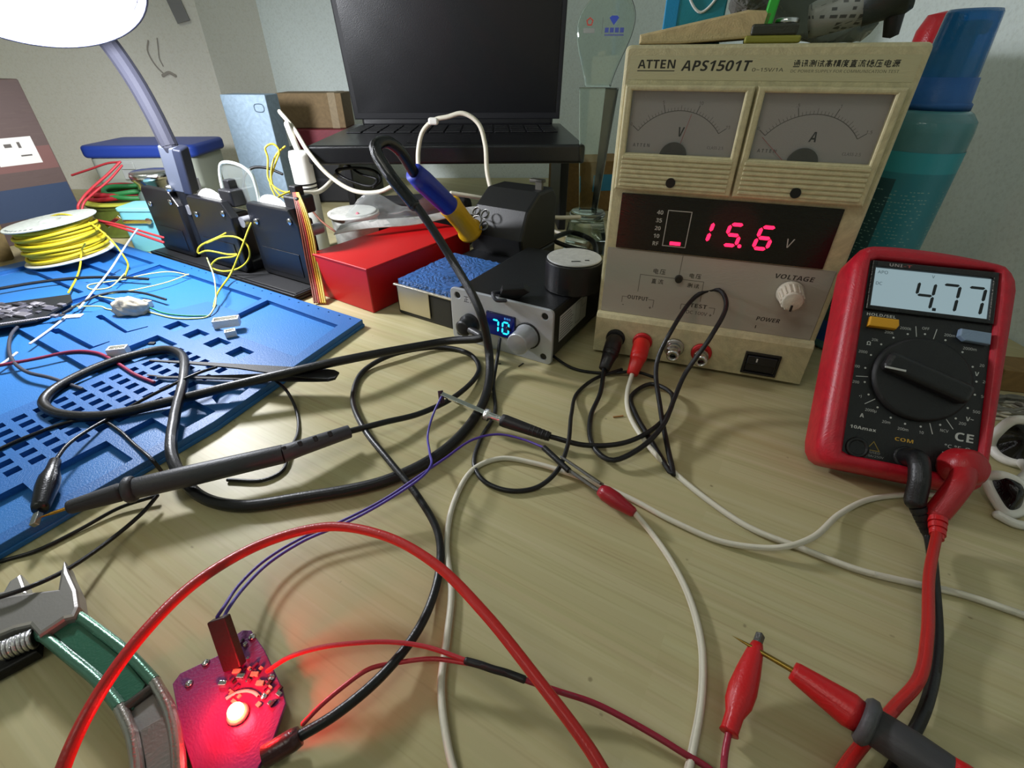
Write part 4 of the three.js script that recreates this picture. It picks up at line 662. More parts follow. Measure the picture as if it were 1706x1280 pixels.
// boxes against the back wall
{
  const b = thing('light_blue_box', 'pale blue upright box in front of the wall corner', 'box', V(-302, 0, -640), -0.12);
  part(b, 'body', span(-27, 27, 0, 136, -14, 14, 1), worn('#9db4c8', 0.6)); part(b, 'mark', tube([V(12, 120, 14.3), V(22, 120, 14.3), V(22, 126, 14.3), V(12, 126, 14.3)], 0.5, 24, 6, true), M('#4f6172', 0.6));
  const k = thing('black_case', 'low black case under the maroon box', 'case', V(-262, 0, -755), 0);
  part(k, 'body', span(-60, 60, 0, 66, -45, 45, 3), M('#141417', 0.5)); part(k, 'front_slot', span(-40, 40, 28, 32, 44.5, 45.6, 0.5), M('#2a2a2e', 0.4));
  const m = thing('maroon_box', 'flat maroon box under the brown box', 'box', V(-252, 66.2, -755), 0.04);
  part(m, 'body', span(-46, 46, 0, 25, -34, 34, 1), worn('#7e2433', 0.55)); part(m, 'dark_end', span(45.5, 52, 0, 24, -33, 33, 1), M('#2d2622', 0.6));
  const n = thing('brown_box', 'brown cardboard box on top of the maroon box', 'box', V(-268, 91.6, -762), 0.05);
  part(n, 'body', span(-46, 40, 0, 41, -26, 26, 1), worn('#8a7454', 0.85)); part(n, 'tape', span(22, 32, -0.1, 41.4, -26.3, 26.3, 0.2), worn('#9a8766', 0.6));
}
// ---------------------------------------------------------------- black laptop on a riser
{
  const t = thing('laptop', 'large black laptop standing open on a riser at the back', 'laptop', V(-65, 84, -595), rad(2));
  part(t, 'base', span(-132, 132, 0, 17, -100, 95, 3), M('#0d0d10', 0.28)); part(t, 'hinge', [span(-120, 120, 15, 27, -100, -88, 4)], M('#17171a', 0.35));
  for (let j = 0; j < 4; j++) for (let i = 0; i < 13; i++) part(t, 'key', span(-118 + i * 18.2, -102 + i * 18.2, 17, 18.4, -74 + j * 19, -58 + j * 19, 0.6), M('#131316', 0.4));
  part(t, 'touchpad', span(-40, 40, 17, 17.5, 18, 80, 0.2), M('#0a0a0c', 0.2));
  const lid = ext(poly([[-128, 0], [128, 0], [128, 178], [-128, 178]]), 7, 1.5).rotateX(0.20).translate(0, 24, -94);
  part(t, 'lid', lid, M('#1b1b1f', 0.55)); part(t, 'screen', span(-122, 122, 8, 172, 7, 7.6, 0.2).rotateX(0.20).translate(0, 24, -94), M('#141417', 0.38));
  const r = thing('laptop_riser', 'dark riser carrying the black laptop', 'stand', V(-65, 0, -610), rad(2));
  for (const x of [-122, 118]) part(r, 'side', span(x, x + 9, 0, 80, -60, 40, 1.5), black); part(r, 'shelf', span(-122, 127, 79.6, 83.8, -62, 44, 1), black);
}
// ---------------------------------------------------------------- crystal award
{
  const t = thing('crystal_award', 'clear crystal award with a flame top behind the power supply', 'award', V(78, 0, -508), -0.1);
  const gl = M('#e9f2ec', 0.03, 0, { transmission: 1, thickness: 0.01, ior: 1.5, bumpScale: 0, attenuationColor: new THREE.Color(0.75, 0.88, 0.8), attenuationDistance: 0.12 });
  part(t, 'base', lathe([[0, 0], [32, 0], [32, 1], [24, 30], [23, 32], [0, 32]], 4).rotateY(Math.PI / 4).toNonIndexed(), gl);
  part(t, 'disc', lathe([[0, 32.4], [16, 32.4], [18.5, 34], [18.5, 37], [16, 39.5], [0, 39.5]], 40), gl);
  const stem = poly([[-9, 39.8], [9, 39.8], [18, 147], [-17, 147]]); part(t, 'stem', ext(stem, 15, 1.5).translate(0, 0, -7.5), gl);
  part(t, 'stem_core', ext(poly([[4, 40], [8.4, 40], [17, 146], [7, 146]]), 3, 0.4).translate(0, 0, -11.5), M('#2b2f33', 0.15));
  const fl = new THREE.Shape(); fl.moveTo(-12, 147.5); fl.bezierCurveTo(-17, 168, -25, 182, -22, 194); fl.bezierCurveTo(-19, 208, -2, 216, 6, 224); fl.bezierCurveTo(16, 216, 27, 206, 26, 194); fl.bezierCurveTo(25, 178, 14, 166, 11, 147.5);
  part(t, 'flame', ext(fl, 15, 3, 4).translate(0, 0, -7.5), gl);
  const pr = (s, c) => part(t, 'print', ext(s, 0.3).translate(0, 0, 7.7), M(c, 0.5));
  const pent = (r) => Array.from({ length: 5 }, (_, i) => [-12 + Math.sin(i * 1.2566) * r, 194 + Math.cos(i * 1.2566) * r]); pr(poly(pent(3.2), [pent(2)]), '#b5473c');
  pr(poly([[4, 196.6], [5.8, 198], [10.4, 198], [12, 196.6], [8, 191.6]]), '#3a4fb0');
  pr(poly(rectPts(-1.4, -1.1, 186, 197)), '#6a6d6a'); pr(poly(rectPts(-17, -7.6, 186.4, 189.8)), '#8a8d88');
  for (let i = 0; i < 4; i++) pr(poly(rectPts(1 + i * 4.2, 4.2 + i * 4.2, 186.6, 190)), '#46529a'); pr(poly(rectPts(1, 17, 184.4, 185.6)), '#5a6390');
  const c = thing('printed_carton', 'brown carton with blue print behind the crystal award', 'carton', V(92, 0, -690), 0.1);
  part(c, 'body', span(-38, 52, 0, 62, -30, 30, 1), worn('#8a6a3a', 0.85)); part(c, 'print', span(10, 38, 26, 46, 30, 30.3, 0.1), M('#2f7d9c', 0.6));
}
// ---------------------------------------------------------------- bottles right of the power supply
{
  const b = thing('spray_bottle', 'teal labelled spray bottle with translucent blue cap', 'bottle', V(231, 0, -301), 0.2);
  const lab = canvasTex(1024, 1024, (g, w, h) => { g.fillStyle = '#2b8290'; g.fillRect(0, 0, w, h); g.fillStyle = '#1f4f58'; g.fillRect(560, 120, 300, 820); g.fillStyle = '#2e9aa8'; g.fillRect(0, 0, w, 90); g.fillStyle = '#174a9c'; g.fillRect(0, 900, w, 124); g.fillStyle = '#7fa8a4'; for (let i = 0; i < 40; i++) { const y = 170 + i * 17; for (let x = 40; x < 1000; x += 13) if (rnd() < 0.5) g.fillRect(x, y, 5 + rnd() * 6, 4); } g.font = 'bold 60px sans-serif'; });
  part(b, 'body', lathe([[0, 0], [20, 0], [22, 3], [22, 134], [21.4, 139], [18, 143], [14.5, 145], [0, 145]], 48), M('#5c9aa2', 0.18, 0, { transmission: 0.3, thickness: 0 }));
  part(b, 'label', new THREE.CylinderGeometry(22.3, 22.3, 118, 48, 1, true).translate(0, 66, 0), M('#ffffff', 0.35, 0, { map: lab }), { keep: true });
  part(b, 'collar', lathe([[0, 144], [16, 144], [16, 147], [14.8, 148], [14, 159], [0, 159]], 32), M('#1b5ea6', 0.35));
  part(b, 'cap', lathe([[12.8, 156], [13, 160], [11.6, 186], [10.8, 187.4], [0, 188]], 32), M('#2f8fd0', 0.12, 0, { transmission: 0.55, thickness: 0 }));
  part(b, 'nozzle', [cyl(5, 5, 20, 0, 158, 0), rb(8, 6, 14, 2, 0, 180, 2)], M('#1c5b9a', 0.4));
  const r = thing('red_cap_bottle', 'clear bottle with a rounded red cap behind the spray bottle', 'bottle', V(268, 0, -372));
  part(r, 'body', lathe([[0, 0], [24, 0], [25, 2], [25, 120], [21, 140], [14, 158], [10, 166], [0, 166]], 36), M('#d5d8cf', 0.08, 0, { transmission: 0.85, thickness: 0, bumpScale: 0 }));
  part(r, 'red_cap', lathe([[0, 164], [11.5, 164], [12.4, 168], [12, 182], [9, 190], [0, 192]], 32), M('#b3121f', 0.3));
}
// ---------------------------------------------------------------- small things behind the red box
{
  const u = thing('charger_plug', 'white cylindrical charger with two black rings', 'charger', V(-203, 0, -500));
  part(u, 'body', lathe([[0, 0], [9, 0], [10, 2], [10, 92], [9, 96], [0, 97]], 28), whitePlastic); for (const y of [63, 66.5]) part(u, 'black_ring', lathe([[9.8, y], [10.4, y], [10.4, y + 1.4], [9.8, y + 1.4]], 28), black);
  part(u, 'cord', tube([V(0, 95, 0), V(-2, 104, 0), V(-6, 118, -3)], 3, 16), whitePlastic);
  const c = thing('white_tub', 'white plastic tub lid with a red spot', 'tub', V(-152, 0, -472));
  part(c, 'tub', lathe([[0, 0], [19, 0], [21, 30], [22, 47], [21, 48.5], [0, 48]], 32), worn('#c9c9c2', 0.5)); part(c, 'rim', lathe([[20, 44], [24, 44], [24, 47], [20, 47]], 32), whitePlastic); part(c, 'red_spot', sph(1.8, 8, 48.4, 14, 10), M('#e04060', 0.4));
  // clear bag with a white paper edge over the red box
  const pts = [], W = 30, H = 12, c0 = on(556, 391, 42), c1 = on(800, 357, 45), c2 = on(745, 333, 64), c3 = on(596, 332, 62), g = new THREE.PlaneGeometry(1, 1, W, H), p = g.attributes.position, o = c0.clone();
  for (let i = 0; i < p.count; i++) { const u = p.getX(i) + 0.5, v = p.getY(i) + 0.5, q = c0.clone().lerp(c1, u).lerp(c3.clone().lerp(c2, u), v); const k = Math.sin(v * 3.1416); p.setXYZ(i, q.x - o.x, q.y - o.y + k * (6 * noise.noise(u * 5, v * 4, 2) + 3.2 * noise.noise(u * 15, v * 9, 8)) + v * 6 * Math.sin(u * 9), q.z - o.z); }
  g.computeVertexNormals();
  const bag = thing('clear_bag', 'crumpled clear plastic bag with white paper edge on the red box', 'bag', o.clone());
  part(bag, 'film', g, M('#e6e9e8', 0.12, 0, { transmission: 0.85, thickness: 0, bumpScale: 0 }));
  part(bag, 'paper_edge', (() => { const s = new THREE.BoxGeometry(1, 1, 1, 24, 1, 3), sp = s.attributes.position; for (let i = 0; i < sp.count; i++) { const u = sp.getX(i) + 0.5, v = sp.getZ(i) + 0.5, p = c0.clone().lerp(c1, u).sub(o); sp.setXYZ(i, p.x + (1 - v) * 4, p.y + sp.getY(i) * 0.6 + (1 - v) * 5 + 1.2 * Math.sin(u * 9), p.z - (1 - v) * 9); } s.computeVertexNormals(); return s; })(), worn('#d9d8d4', 0.7));
  const bk = thing('black_pouch', 'black fabric pouch behind the clear bag', 'pouch', V(-92, 0, -510), 0.25);
  part(bk, 'body', rb(100, 52, 30, 8, 0, 26.4, 0), M('#131315', 0.8)); part(bk, 'flap', rb(90, 14, 32, 5, 0, 46, 1), M('#18181a', 0.75));
}

// ---------------------------------------------------------------- oscilloscope style probe and its cable
const cable = (name, label, category, pts, r, mat, group) => solo(name, label, category, wire(pts, r), mat, group);
{
  const a = on(56, 866, 9), b = on(114, 846, 11), c = on(208, 818, 12), d = on(470, 757, 12), e = on(582, 719, 9), o = on(300, 795), q = (v) => v.clone().sub(o), D = (u, v) => u.distanceTo(v);
  const t = thing('black_probe', 'long dark grey probe with brass tip lying across the mat edge', 'test probe', o.clone());
  part(t, 'needle', along(lathe([[0, 0], [0.4, 4], [0.7, 7], [0.75, D(a, b) + 2], [0, D(a, b) + 2]], 12), q(a), q(b)), brass);
  part(t, 'nose', along(lathe([[0, 0], [2.6, 0], [3, 1], [4.1, D(b, c) - 2], [3.6, D(b, c)], [0, D(b, c)]], 24), q(b), q(c)), rubber);
  part(t, 'collar', along(lathe([[0, 0], [5, 0], [5.8, 1], [5.8, 3], [5, 4], [0, 4]], 24), q(c), q(d)), M('#34353a', 0.5));
  part(t, 'body', along(lathe([[0, 2], [4.6, 2.5], [4.8, D(c, d) * 0.4], [4.5, D(c, d) + 0.5], [0, D(c, d) + 0.5]], 24), q(c), q(d)), M('#35363b', 0.5));
  part(t, 'tail', along(lathe([[0, 0], [4.3, 0], [3.9, 8], [3.4, D(d, e)], [0, D(d, e)]], 20), q(d), q(e)), M('#3f4046', 0.55));
  for (let i = 0; i < 4; i++) part(t, 'grip_notch', along(rb(3, 2, 3, 0.6, 0, 2, 0), q(d.clone().lerp(e, i * 0.22)).add(V(0, 3, 1)), q(e).add(V(0, 3, 1))), rubber);
  part(t, 'cable', tube([e, [640, 704, 8], [700, 689, 5], [762, 658, 4], [798, 616], [782, 590], [738, 579], [655, 591, 4], [606, 618], [588, 660], [605, 712, 7], [650, 770, 8.5], [698, 830, 7], [730, 890, 4], [731, 955], [702, 1040, 4], [640, 1122, 6], [560, 1190, 6], [497, 1228, 5]].map((p) => at(p, 1.6).clone().sub(o)), 1.6, 220, 10), blackCord);
  const s0 = on(500, 1226, 5), s1 = on(440, 1262, 4);
  part(t, 'cable_end', [along(lathe([[0, 0], [2.6, 0], [3, 2], [3, D(s0, s1)], [0, D(s0, s1)]], 16), q(s0), q(s1))], M('#3a1216', 0.3));
}
{ // black clip on the mat, its wire, and the black wires around it
  const t0 = on(58, 872, 9), t1 = on(66, 850, 10), t2 = on(92, 768, 12), o = on(75, 820), q = (v) => v.clone().sub(o), L = t1.distanceTo(t2);
  const k = thing('black_clip', 'black sleeved clip gripping the brass needle of the long probe', 'clip', o.clone());
  part(k, 'sleeve', along(lathe([[0, 0], [2.6, 0], [3.2, 2], [4.2, L * 0.45], [4, L * 0.62], [2.6, L * 0.8], [2.2, L], [0, L]], 20), q(t1), q(t2)), M('#0f0f12', 0.3));
  part(k, 'jaw', along(rb(2.6, 6, 2.4, 0.4, 0, 2, 0), q(t0), q(t1)), steel);
  part(k, 'wire', tube([t2, [112, 742, 12], [150, 715, 10], [195, 690, 8], [260, 655, 14], [330, 622, 17], [360, 612, 15]].map((p) => at(p, 0.9).clone().sub(o)), 0.9, 60), blackCord);
}
cable('black_wire', 'thin black wire snaking across the mat to the probe body', 'wire', [[-40, 770], [0, 748], [60, 722], [120, 702], [165, 700], [195, 715], [225, 742], [255, 768], [268, 784]], 0.9, blackCord);
cable('black_wire', 'thin black wire leaving the probe collar for the left edge', 'wire', [[262, 826, 3], [200, 846, 2], [130, 884], [60, 918], [0, 936], [-50, 950]], 0.8, blackCord);
cable('black_wire', 'thin black wire crossing above the wrench jaws', 'wire', [[262, 826, 5], [240, 852, 4], [190, 895, 4], [110, 950, 9], [50, 978, 12.5], [0, 995, 13], [-60, 1010, 12]], 0.85, blackCord);
cable('black_wire', 'thin black wire curving down from the tweezers to the probe', 'wire', [[452, 628, 9], [478, 652, 6], [494, 685], [496, 722], [482, 752, 2], [470, 785], [440, 800], [380, 800]], 0.9, blackCord);
cable('heat_shrink', 'black sleeving strip lying across the back of the mat', 'sleeving', [[-40, 488], [0, 481], [60, 471], [120, 464], [185, 462], [246, 465]], 1.3, M('#15161c', 0.5), 'black sleeving strips on the mat');
cable('heat_shrink', 'short curved black sleeving strip above the glue lump', 'sleeving', [[105, 522], [130, 508], [165, 492], [200, 486], [235, 488], [276, 499]], 1.0, M('#15161c', 0.5), 'black sleeving strips on the mat');
cable('grey_wire', 'grey wire curling from under the dark circuit board', 'wire', [[34, 540], [20, 556], [15, 580], [22, 602], [45, 620], [85, 630], [136, 648]], 1.1, M('#3a3d4a', 0.5));
cable('dark_red_wire', 'dark red wire lying on the mat beside the white socket', 'wire', [[-50, 618], [0, 609], [60, 598], [120, 586], [160, 588], [195, 605], [225, 624], [256, 637]], 1.1, M('#8c2345', 0.45));
cable('white_wire', 'straight white twisted wire over the mat corner', 'wire', [[229, 382, 40], [208, 412, 25], [185, 448, 12], [158, 482], [132, 514]], 0.8, M('#dcdce0', 0.4));
cable('white_wire', 'white twisted wire tail ending below the circuit board', 'wire', [[108, 530], [85, 548], [50, 573]], 0.8, M('#dcdce0', 0.4));
cable('white_wire', 'short white wire tip at the left edge of the mat', 'wire', [[28, 588], [10, 602], [-10, 615]], 0.8, M('#dcdce0', 0.4));
{ const p = at([122, 528], 0); solo('paper_tag', 'tiny white paper tag on the twisted wire', 'tag', span(-6, 6, 0, 0.8, -3, 3, 0.2).rotateY(0.2).translate(p.x, MATH + 0.3, p.z), whitePlastic); }
// yellow wires
const yw = (label, pts, r = 0.8, m = yellowWire) => cable('yellow_wire', label, 'wire', pts, r, m, 'loose yellow wires');
const pg = M('#cfd08a', 0.5);
yw('yellow wire arching from the spool down to the mat tray', [[68, 368, null, -478], [105, 357, null, -470], [150, 372, null, -460], [185, 400, null, -452], [205, 425, 13], [213, 440, 8], [208, 460]]);
yw('yellow wire hanging from the front of the yellow spool', [[142, 405, null, -432], [136, 418, 20], [134, 440, 10], [128, 462], [114, 488]]);
yw('pale yellow wire zigzag behind the straight white wire', [[208, 456, 9], [180, 480], [152, 482], [148, 475], [205, 466], [240, 458], [280, 453], [314, 458]], 0.55, pg);
yw('pale yellow wire running from the zigzag to the white plug', [[314, 457], [280, 470], [230, 482], [185, 489], [163, 492], [200, 500], [232, 510]], 0.55, pg);
yw('pale yellow wire from the glue lump to the circuit board', [[198, 518], [178, 515], [168, 511], [120, 511]], 0.55, pg);
yw('pale green yellow wire curving right from the glue lump', [[248, 520], [290, 530], [320, 531], [345, 528], [356, 515, 9], [360, 495, 12], [358, 470, 20], [345, 430, null, -432]], 0.6, pg);
cable('green_wire', 'thin green wire from the white plug over the comb', 'wire', [[248, 512], [275, 522], [310, 526], [350, 526]], 0.5, M('#2c8f5f', 0.5));
yw('yellow wire tangle looping over the middle bracket', [[405, 372, null, -425], [370, 392, null, -424], [332, 412, null, -422], [330, 422, null, -422], [345, 418, null, -420], [380, 424, null, -420], [396, 424, null, -418], [388, 428, null, -418], [362, 432, null, -416], [352, 445, null, -415], [370, 452, null, -414], [400, 446, null, -412], [415, 430, null, -412], [414, 412, null, -412], [400, 398, null, -414], [375, 394, null, -418], [345, 405, null, -420]]);
yw('long yellow wire rising from the mat over the last bracket', [[356, 512], [362, 490, 10], [385, 455, null, -400], [400, 420, null, -408], [420, 370, null, -420], [440, 345, null, -428], [470, 325, null, -438], [492, 316, null, -445]]);
yw('yellow wire loop standing above the clear hoop', [[494, 322, null, -446], [468, 318, null, -446], [448, 300, null, -450], [446, 262, null, -455], [442, 246, null, -456], [455, 240, null, -458], [465, 250, null, -458], [458, 275, null, -458], [450, 305, null, -455], [460, 330, null, -448]]);
yw('second yellow wire loop beside the white charger', [[500, 318, null, -448], [475, 330, null, -444], [455, 310, null, -452], [452, 285, null, -456], [460, 258, null, -460], [475, 244, null, -462]]);
// red wires between jar and brackets
const rw = (label, pts, r = 0.9) => cable('red_wire', label, 'wire', pts, r, M('#b03038', 0.45));
{
  const o = dep(138, 360, -500), t = thing('red_wire_pair', 'pair of red wires looping from the box latch to the first bracket', 'wire', V(o.x, 0, o.z)), q = (p) => dep(p[0], p[1], p[2]).sub(V(o.x, 0, o.z)), m = M('#b03038', 0.45);
  part(t, 'strand', tube([[200, 270, -560], [180, 290, -548], [155, 312, -530], [138, 330, -515], [130, 345, -508], [138, 360, -500], [170, 370, -490], [220, 386, -470], [272, 404, -454]].map(q), 1.3), m);
  part(t, 'strand', tube([[203, 276, -556], [182, 300, -540], [156, 322, -522], [140, 338, -508], [137, 350, -503], [148, 362, -494], [200, 375, -480], [272, 396, -455]].map(q), 1.1), m);
}
rw('dark red wire from the carton to the blue lidded box', [[120, 292, null, -575], [150, 282, null, -570], [180, 272, null, -566], [200, 270, null, -562]], 1.1);
// ribbon of coloured wires
{
  const cols = ['#7a3a24', '#8c4a3a', '#a83830', '#d08a2a', '#d9b23a', '#d8c060'], o = on(520, 470), r = thing('ribbon_cable', 'brown red and yellow ribbon cable hanging beside the red box', 'ribbon cable', o.clone());
  cols.forEach((c, i) => { const k = (i - 2.5) * 3.6; part(r, 'strand', tube([[493 + k * 0.5, 322, null, -404], [502 + k * 0.8, 350, null, -394], [512 + k, 390, null, -386], [519 + k, 430, null, -381], [526 + k, 465, null, -377], [533 + k, 504, 2]].map((p) => at(p, 1).clone().sub(o)), 0.85, 40, 6), M(c, 0.45)); });
  cable('brown_wire', 'single brown wire from the ribbon to the clear bag', 'wire', [[498, 326, null, -448], [515, 345, null, -446], [535, 368, null, -440], [560, 387, null, -425]], 0.9, M('#7a3f26', 0.5));
}
// white and black cords at the back
cable('white_lead', 'white cord sweeping from the charger to the iron cord', 'cord', [[466, 186, null, -520], [490, 215, null, -505], [515, 255, null, -492], [550, 294, null, -482], [590, 318, null, -476], [630, 320, null, -472], [662, 306, null, -468]], 2.0, whiteCord);
cable('white_lead', 'short white cord hanging below the maroon box', 'cord', [[576, 248, null, -560], [572, 268, null, -545], [555, 298, null, -515], [530, 320, null, -488], [505, 322, null, -474]], 2.2, whiteCord);
cable('white_lead', 'white cord looped over the laptop base with a knot', 'cord', [[697, 285, null, -470], [697, 250, null, -478], [705, 218, null, -484], [724, 200, null, -486], [745, 195, null, -486], [772, 189, null, -486], [797, 206, null, -484], [808, 240, null, -480], [812, 290, null, -470], [822, 325, null, -462], [835, 342, null, -458]], 2.0, whiteCord);
{ const k = dep(722, 202, -486); solo('cord_clip', 'small white clip on the looped cord', 'clip', rb(9, 6, 6, 2, k.x, k.y, k.z).clone(), whitePlastic); }
cable('white_lead', 'white cord running behind the iron holder to the award', 'cord', [[752, 322, null, -462], [790, 328, null, -468], [830, 336, null, -476], [880, 352, null, -480], [920, 362, null, -482], [965, 362, null, -476]], 2.0, whiteCord);
cable('white_lead', 'white cord lying on the desk right of the holder', 'cord', [[888, 372, 12], [915, 382, 6], [950, 395, 3], [975, 405, 3]], 1.8, whiteCord);
cable('black_lead', 'black power cord looping behind the soldering station', 'cord', [[898, 408, 25], [925, 395, 22], [955, 388, 20], [985, 400, 16], [993, 425, 12], [990, 445, 8]], 2.6, blackCord);
cable('black_lead', 'second black cord behind the iron holder', 'cord', [[896, 385, 22], [920, 400, 14], [950, 412, 8], [985, 420, 6]], 2.4, blackCord);
cable('black_lead', 'tangle of thin black cords under the maroon box', 'cord', [[505, 300, null, -520], [512, 262, null, -540], [530, 254, null, -545], [560, 262, null, -540], [600, 290, null, -520], [628, 300, null, -510], [620, 310, null, -505], [580, 300, null, -510], [560, 285, null, -520], [590, 280, null, -525], [625, 286, null, -520], [634, 300, null, -512], [622, 312, null, -505]], 1.5, blackCord);
cable('black_lead', 'thin black cord arching over the clear hoop', 'cord', [[405, 312, null, -470], [408, 292, null, -480], [420, 280, null, -485], [445, 280, null, -488], [470, 290, null, -488]], 1.3, blackCord);
// ---------------------------------------------------------------- leads of the power supply
{
  const pl = (x, y, label, name, m, pts, cordMat, r) => {
    const o = onPsu(x, 17, 0), t = thing(name, label, 'test lead', o.clone()), q = (v) => v.clone().sub(o);
    const a = onPsu(x, 8, y), b = onPsu(x, 23, y - 2), c = onPsu(x - 1.5, 33, Math.max(6, y - 9));
    part(t, 'plug', [along(lathe([[0, 0], [5, 0], [5.4, 1], [5.2, a.distanceTo(b)], [0, a.distanceTo(b)]], 20), q(a), q(b)), along(lathe([[0, 0], [5, 0], [4.2, 5], [3.4, b.distanceTo(c)], [0, b.distanceTo(c)]], 20), q(b), q(c)), sph(5.1, ...q(b).toArray(), 16)], m);
    part(t, 'cable', tube([c, ...pts].map((p) => at(p, r).clone().sub(o)), r, 200), cordMat);
    return [t, q];
  };
  const [bt, bq] = pl(14.7, 14, 'black plug lead from the power supply to the plain steel clip', 'power_lead', M('#1a1416', 0.4), [[1000, 655, 4], [984, 695], [989, 745, 3], [1018, 767, 4], [1065, 748, 6], [1105, 708, 9], [1122, 668, 12], [1142, 622, 20], [1185, 560, 38], [1210, 508, 50], [1197, 483, 54], [1165, 490, 50], [1118, 552, 36], [1094, 606, 20], [1100, 680, 8], [1112, 745, 4], [1121, 792, 2.2], [1112, 780, 1.8], [1085, 735, 1.8], [1058, 688, 1.8], [1052, 660, 2], [1085, 640, 3], [1118, 655, 5], [1118, 680, 5], [1092, 712, 4], [1040, 738, 3], [975, 742, 4], [918, 728, 6]], blackCord, 1.35);
  const a = on(733, 655, 13), b = on(808, 690, 9), c = on(836, 700, 8), d = on(916, 728, 6);
  part(bt, 'clip_jaw', [along(ext(poly([[-0.8, 0], [0.8, 0], [3.4, 26], [3.4, 29], [-3.4, 29], [-3.4, 26]]), 2.4, 0.3).scale(0.8, a.distanceTo(b) / 29, 1).translate(0, 0, -1.2), bq(a), bq(b)), along(lathe([[0, 0], [3.4, 0], [3.4, 2.4], [2, 3], [1.9, b.distanceTo(c) + 3], [0, b.distanceTo(c) + 3]], 16), bq(b), bq(c))], chrome);
  part(bt, 'clip_grip', along(lathe([[0, 0], [3.3, 0], [3.5, 2], [2.8, c.distanceTo(d) * 0.7], [2.4, c.distanceTo(d)], [0, c.distanceTo(d)]], 20), bq(c), bq(d)), M('#171316', 0.45));
  for (let i = 0; i < 5; i++) part(bt, 'grip_ring', along(new THREE.TorusGeometry(2.7 - i * 0.08, 0.35, 6, 16).rotateX(Math.PI / 2), bq(c.clone().lerp(d, 0.6 + i * 0.085)), bq(d)), M('#171316', 0.45));
  pl(32.1, 14.6, 'red plug with white cord running off to the right edge', 'power_lead', M('#d3201c', 0.35), [[1045, 655, 2.5], [1048, 690], [1078, 740], [1115, 780], [1180, 834], [1250, 880], [1335, 914], [1430, 950], [1520, 972], [1600, 990], [1720, 1030]], whiteCord, 1.35);
}
cable('signal_lead', 'thin black cord from the station front to the power supply loop', 'cord', [V(-3, 22, -278), [868, 562, 8], [900, 578, 4], [955, 614], [1005, 622], [1060, 620, 4.2], [1088, 628, 3]], 1.0, blackCord);
cable('signal_lead', 'black cord looping below the soldering station', 'cord', [V(-8, 14, -278), [828, 600, 5], [822, 640], [824, 690], [800, 733], [790, 775], [808, 803], [850, 818], [895, 812], [928, 785, 4.4], [945, 745, 8], [952, 690, 5], [962, 655], [990, 632, 3], [1035, 616, 3.2]], 1.15, blackCord);
// purple pair to the little board, with the red clip
{
  const o = on(1000, 815), q = (v) => v.clone().sub(o), a = on(906, 746, 8), b = on(930, 768, 8), c = on(1000, 816, 7), d = on(1058, 856, 5);
  const t = thing('red_clip_lead', 'dark red alligator clip on long white cord, biting the purple wire', 'test lead', o.clone());
  part(t, 'jaw', [along(ext(poly([[-0.8, 0], [1, 0], [3, 18], [3, 27], [-3, 27], [-3, 18]], [rectPts(-1, 1, 16, 19)]), 1.4, 0.2).scale(0.9, b.distanceTo(c) / 27, 1), q(b), q(c)), along(ext(poly([[-0.8, 0], [1, 0], [2.6, 18], [2.6, 24], [-2.6, 24], [-2.6, 18]]), 1.2, 0.2).translate(0, 0, -3), q(b), q(c))], darkSteel);
  part(t, 'sleeve', along(lathe([[0, 0], [3.2, 0], [4.2, 3], [4.3, 8], [2.6, 17], [1.8, c.distanceTo(d)], [0, c.distanceTo(d)]], 22).scale(1, 1, 0.85), q(c), q(d)), M('#9c1526', 0.35));
  part(t, 'cord', tube([d, [1085, 888], [1118, 935], [1148, 995], [1168, 1070], [1170, 1150], [1158, 1230], [1130, 1330], [1000, 1480], [830, 1420], [762, 1300], [742, 1220], [735, 1140], [745, 1060], [752, 985], [744, 905], [757, 835], [790, 781], [835, 764], [890, 772], [950, 790, 2], [1040, 826], [1120, 868], [1200, 902], [1270, 913, 3], [1310, 911, 4.6], [1355, 895, 4.6], [1400, 856, 2], [1450, 832], [1525, 824], [1580, 826]].map((p) => at(p, 1.3).clone().sub(o)), 1.25, 320, 10), whiteCord);
  const pw = (label, pts, m) => cable('purple_wire', label, 'wire', pts, 0.6, m);
  const s = thing('sleeved_wire_end', 'black sleeve at the end of the purple wire in the red clip', 'sleeving', a.clone());
  part(s, 'sleeve', along(cyl(1.5, 1.4, a.distanceTo(b) + 8, 0, 0, 0, 12), V(0, 0, 0), b.clone().sub(a)), black);
  pw('purple wire from the red clip to the small board', [[906, 746, 8], [870, 732, 6], [830, 724, 6], [790, 732, 8], [740, 765, 13], [700, 792, 13], [640, 832, 9], [570, 868, 6], [500, 898, 5], [440, 935, 6], [398, 975, 9], [374, 1010, 13], [362, 1028, 16]], M('#4b2f96', 0.45));
  pw('blue purple wire from the steel clip to the small board', [[736, 660, 12], [722, 690, 8], [713, 722, 4], [716, 755, 8], [718, 775, 14], [706, 792, 14.5], [645, 834, 10], [575, 872, 7], [505, 902, 6], [446, 940, 7], [406, 980, 10], [382, 1012, 14], [372, 1030, 16]], M('#4c3fa8', 0.45));
  const e = on(733, 652, 14), st = thing('wire_stub', 'small dark stub held in the tip of the steel clip', 'wire', e.clone()); part(st, 'stub', along(cyl(1.6, 1.5, 7), V(1, -6, 3), V(0, 1, -1)), M('#3a2034', 0.45));
}
